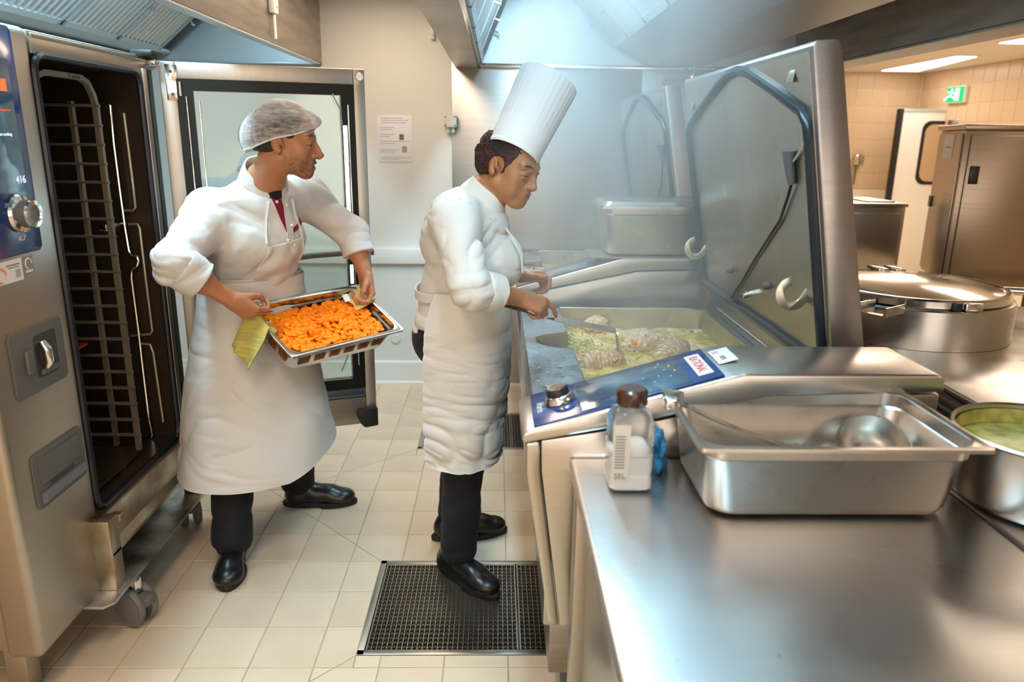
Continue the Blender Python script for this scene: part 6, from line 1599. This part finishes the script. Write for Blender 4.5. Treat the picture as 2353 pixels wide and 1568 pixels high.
for vi, (nm, lab, cnt) in enumerate((('celery_pieces', 'small green celery pieces floating in the near broth pan', 260), ('leek_pieces', 'small pale leek pieces floating in the near broth pan', 200), ('carrot_pieces', 'small orange carrot pieces floating in the near broth pan', 46))):
    m = MB()
    for k in range(cnt):
        if vi == 2: x, y = rng.uniform(.28, .82), rng.uniform(2.1, 2.98)
        else:
            q = rng.random()
            if q < .62: x, y = .27+abs(rng.normal(0, .09)), rng.normal(2.70, .10)
            elif q < .85: x, y = rng.uniform(.5, .82), rng.normal(2.62, .05)
            else: x, y = rng.uniform(.27, .83), rng.uniform(2.1, 2.98)
        x = min(max(x, .275), .84); y = min(max(y, 2.0), 3.0); s_ = rng.uniform(.0012, .0034)*(1.35 if vi == 2 else 1)
        m.box(-s_*1.5, s_*1.5, -s_, s_, -s_*.5, s_*.5, M=T((x, y, .8265))@Matrix.Rotation(rng.random()*6, 4, 'Z')@Matrix.Rotation(rng.normal(0, .4), 4, 'X'))
    tag(m.build(nm, VG[vi], None), lab, 'vegetables', None, 'stuff')
cs = bpy.data.objects.new('carrot_round', cms[0]); COL.objects.link(cs); cs.location = V3(*(0.505, 2.616, 0.866)); cs.rotation_euler = (.4, .2, 0); cs.scale = (.9, .9, .8)
tag(cs, 'single carrot round lying on the large pale joint of meat', 'carrot slice')
# bubbles
m = MB()
for k in range(420):
    x, y = rng.uniform(.275, .84), rng.uniform(1.98, 3.0); r_ = rng.uniform(.0012, .0038); m.ball((x, y, .8255), r_, (1, 1, .6), 6)
tag(m.build('broth_bubbles', mat('bubble', (.75, .72, .45), .05, coat=1), None, smooth=180), 'fine bubbles and fat drops on the near broth', 'bubbles', None, 'stuff')
# drops on the deck
m = MB()
for k in range(26):
    x, y = rng.uniform(.12, .25), rng.uniform(1.95, 2.4); m.ball((x, y, .9005), rng.uniform(.001, .004), (1.3, 1, .4), 8)
tag(m.build('broth_crumbs', mat('crumb_yellow', (.72, .58, .22), .5), None, smooth=180), 'yellow food crumbs splashed on the pan deck', 'crumbs', None, 'stuff')

# ================================================================== STEAM
def steam(name, x0, x1, y0, y1, z0, z1, dens, label, seed, power=1.0):
    m = bpy.data.materials.new(name); m.use_nodes = True; nt = m.node_tree; N = nt.nodes; L = nt.links; N.clear()
    out = N.new('ShaderNodeOutputMaterial'); pv = N.new('ShaderNodeVolumeScatter'); pv.inputs['Color'].default_value = (.96, .97, 1, 1); pv.inputs['Anisotropy'].default_value = .2
    tc = N.new('ShaderNodeTexCoord'); mp = N.new('ShaderNodeMapping'); mp.inputs['Scale'].default_value = (3, 3, 1.5); mp.inputs['Location'].default_value = (seed, 0, 0)
    no = N.new('ShaderNodeTexNoise'); no.inputs['Scale'].default_value = 1; no.inputs['Detail'].default_value = 3; no.inputs['Distortion'].default_value = .9
    mr = N.new('ShaderNodeMapRange'); mr.inputs[1].default_value = .36; mr.inputs[2].default_value = .74; mr.inputs[3].default_value = 0.12; mr.inputs[4].default_value = dens*1.6
    L.new(tc.outputs['Object'], mp.inputs[0]); L.new(mp.outputs[0], no.inputs['Vector']); L.new(no.outputs[0], mr.inputs[0])
    # soft fall-off to every side of the box
    sx = N.new('ShaderNodeSeparateXYZ'); L.new(tc.outputs['Generated'], sx.inputs[0]); prod = mr.outputs[0]
    for i, (e0, e1) in enumerate(((.3, .3), (.2, .2), (.06, .12))):
        a = N.new('ShaderNodeMapRange'); a.interpolation_type = 'SMOOTHSTEP'; a.inputs[2].default_value = e0; L.new(sx.outputs[i], a.inputs[0])
        c = N.new('ShaderNodeMapRange'); c.interpolation_type = 'SMOOTHSTEP'; c.inputs[1].default_value = 1; c.inputs[2].default_value = 1-e1; L.new(sx.outputs[i], c.inputs[0])
        for q in (a, c):
            mu_ = N.new('ShaderNodeMath'); mu_.operation = 'MULTIPLY'; L.new(prod, mu_.inputs[0]); L.new(q.outputs[0], mu_.inputs[1]); prod = mu_.outputs[0]
    L.new(prod, pv.inputs['Density']); L.new(pv.outputs[0], out.inputs['Volume'])
    o = MB().box(x0, x1, y0, y1, z0, z1).build(name, m, None, smooth=0)
    return tag(o, label, 'steam', None, 'stuff')
steam('steam', -.02, .95, 1.95, 3.3, .835, 2.3, .6, 'steam rising from the near broth pan into the hood', 1.3)
steam('steam', -.02, 1.0, 3.4, 4.5, .835, 2.3, .42, 'steam over the farther pan in front of the steel wall', 4.1)
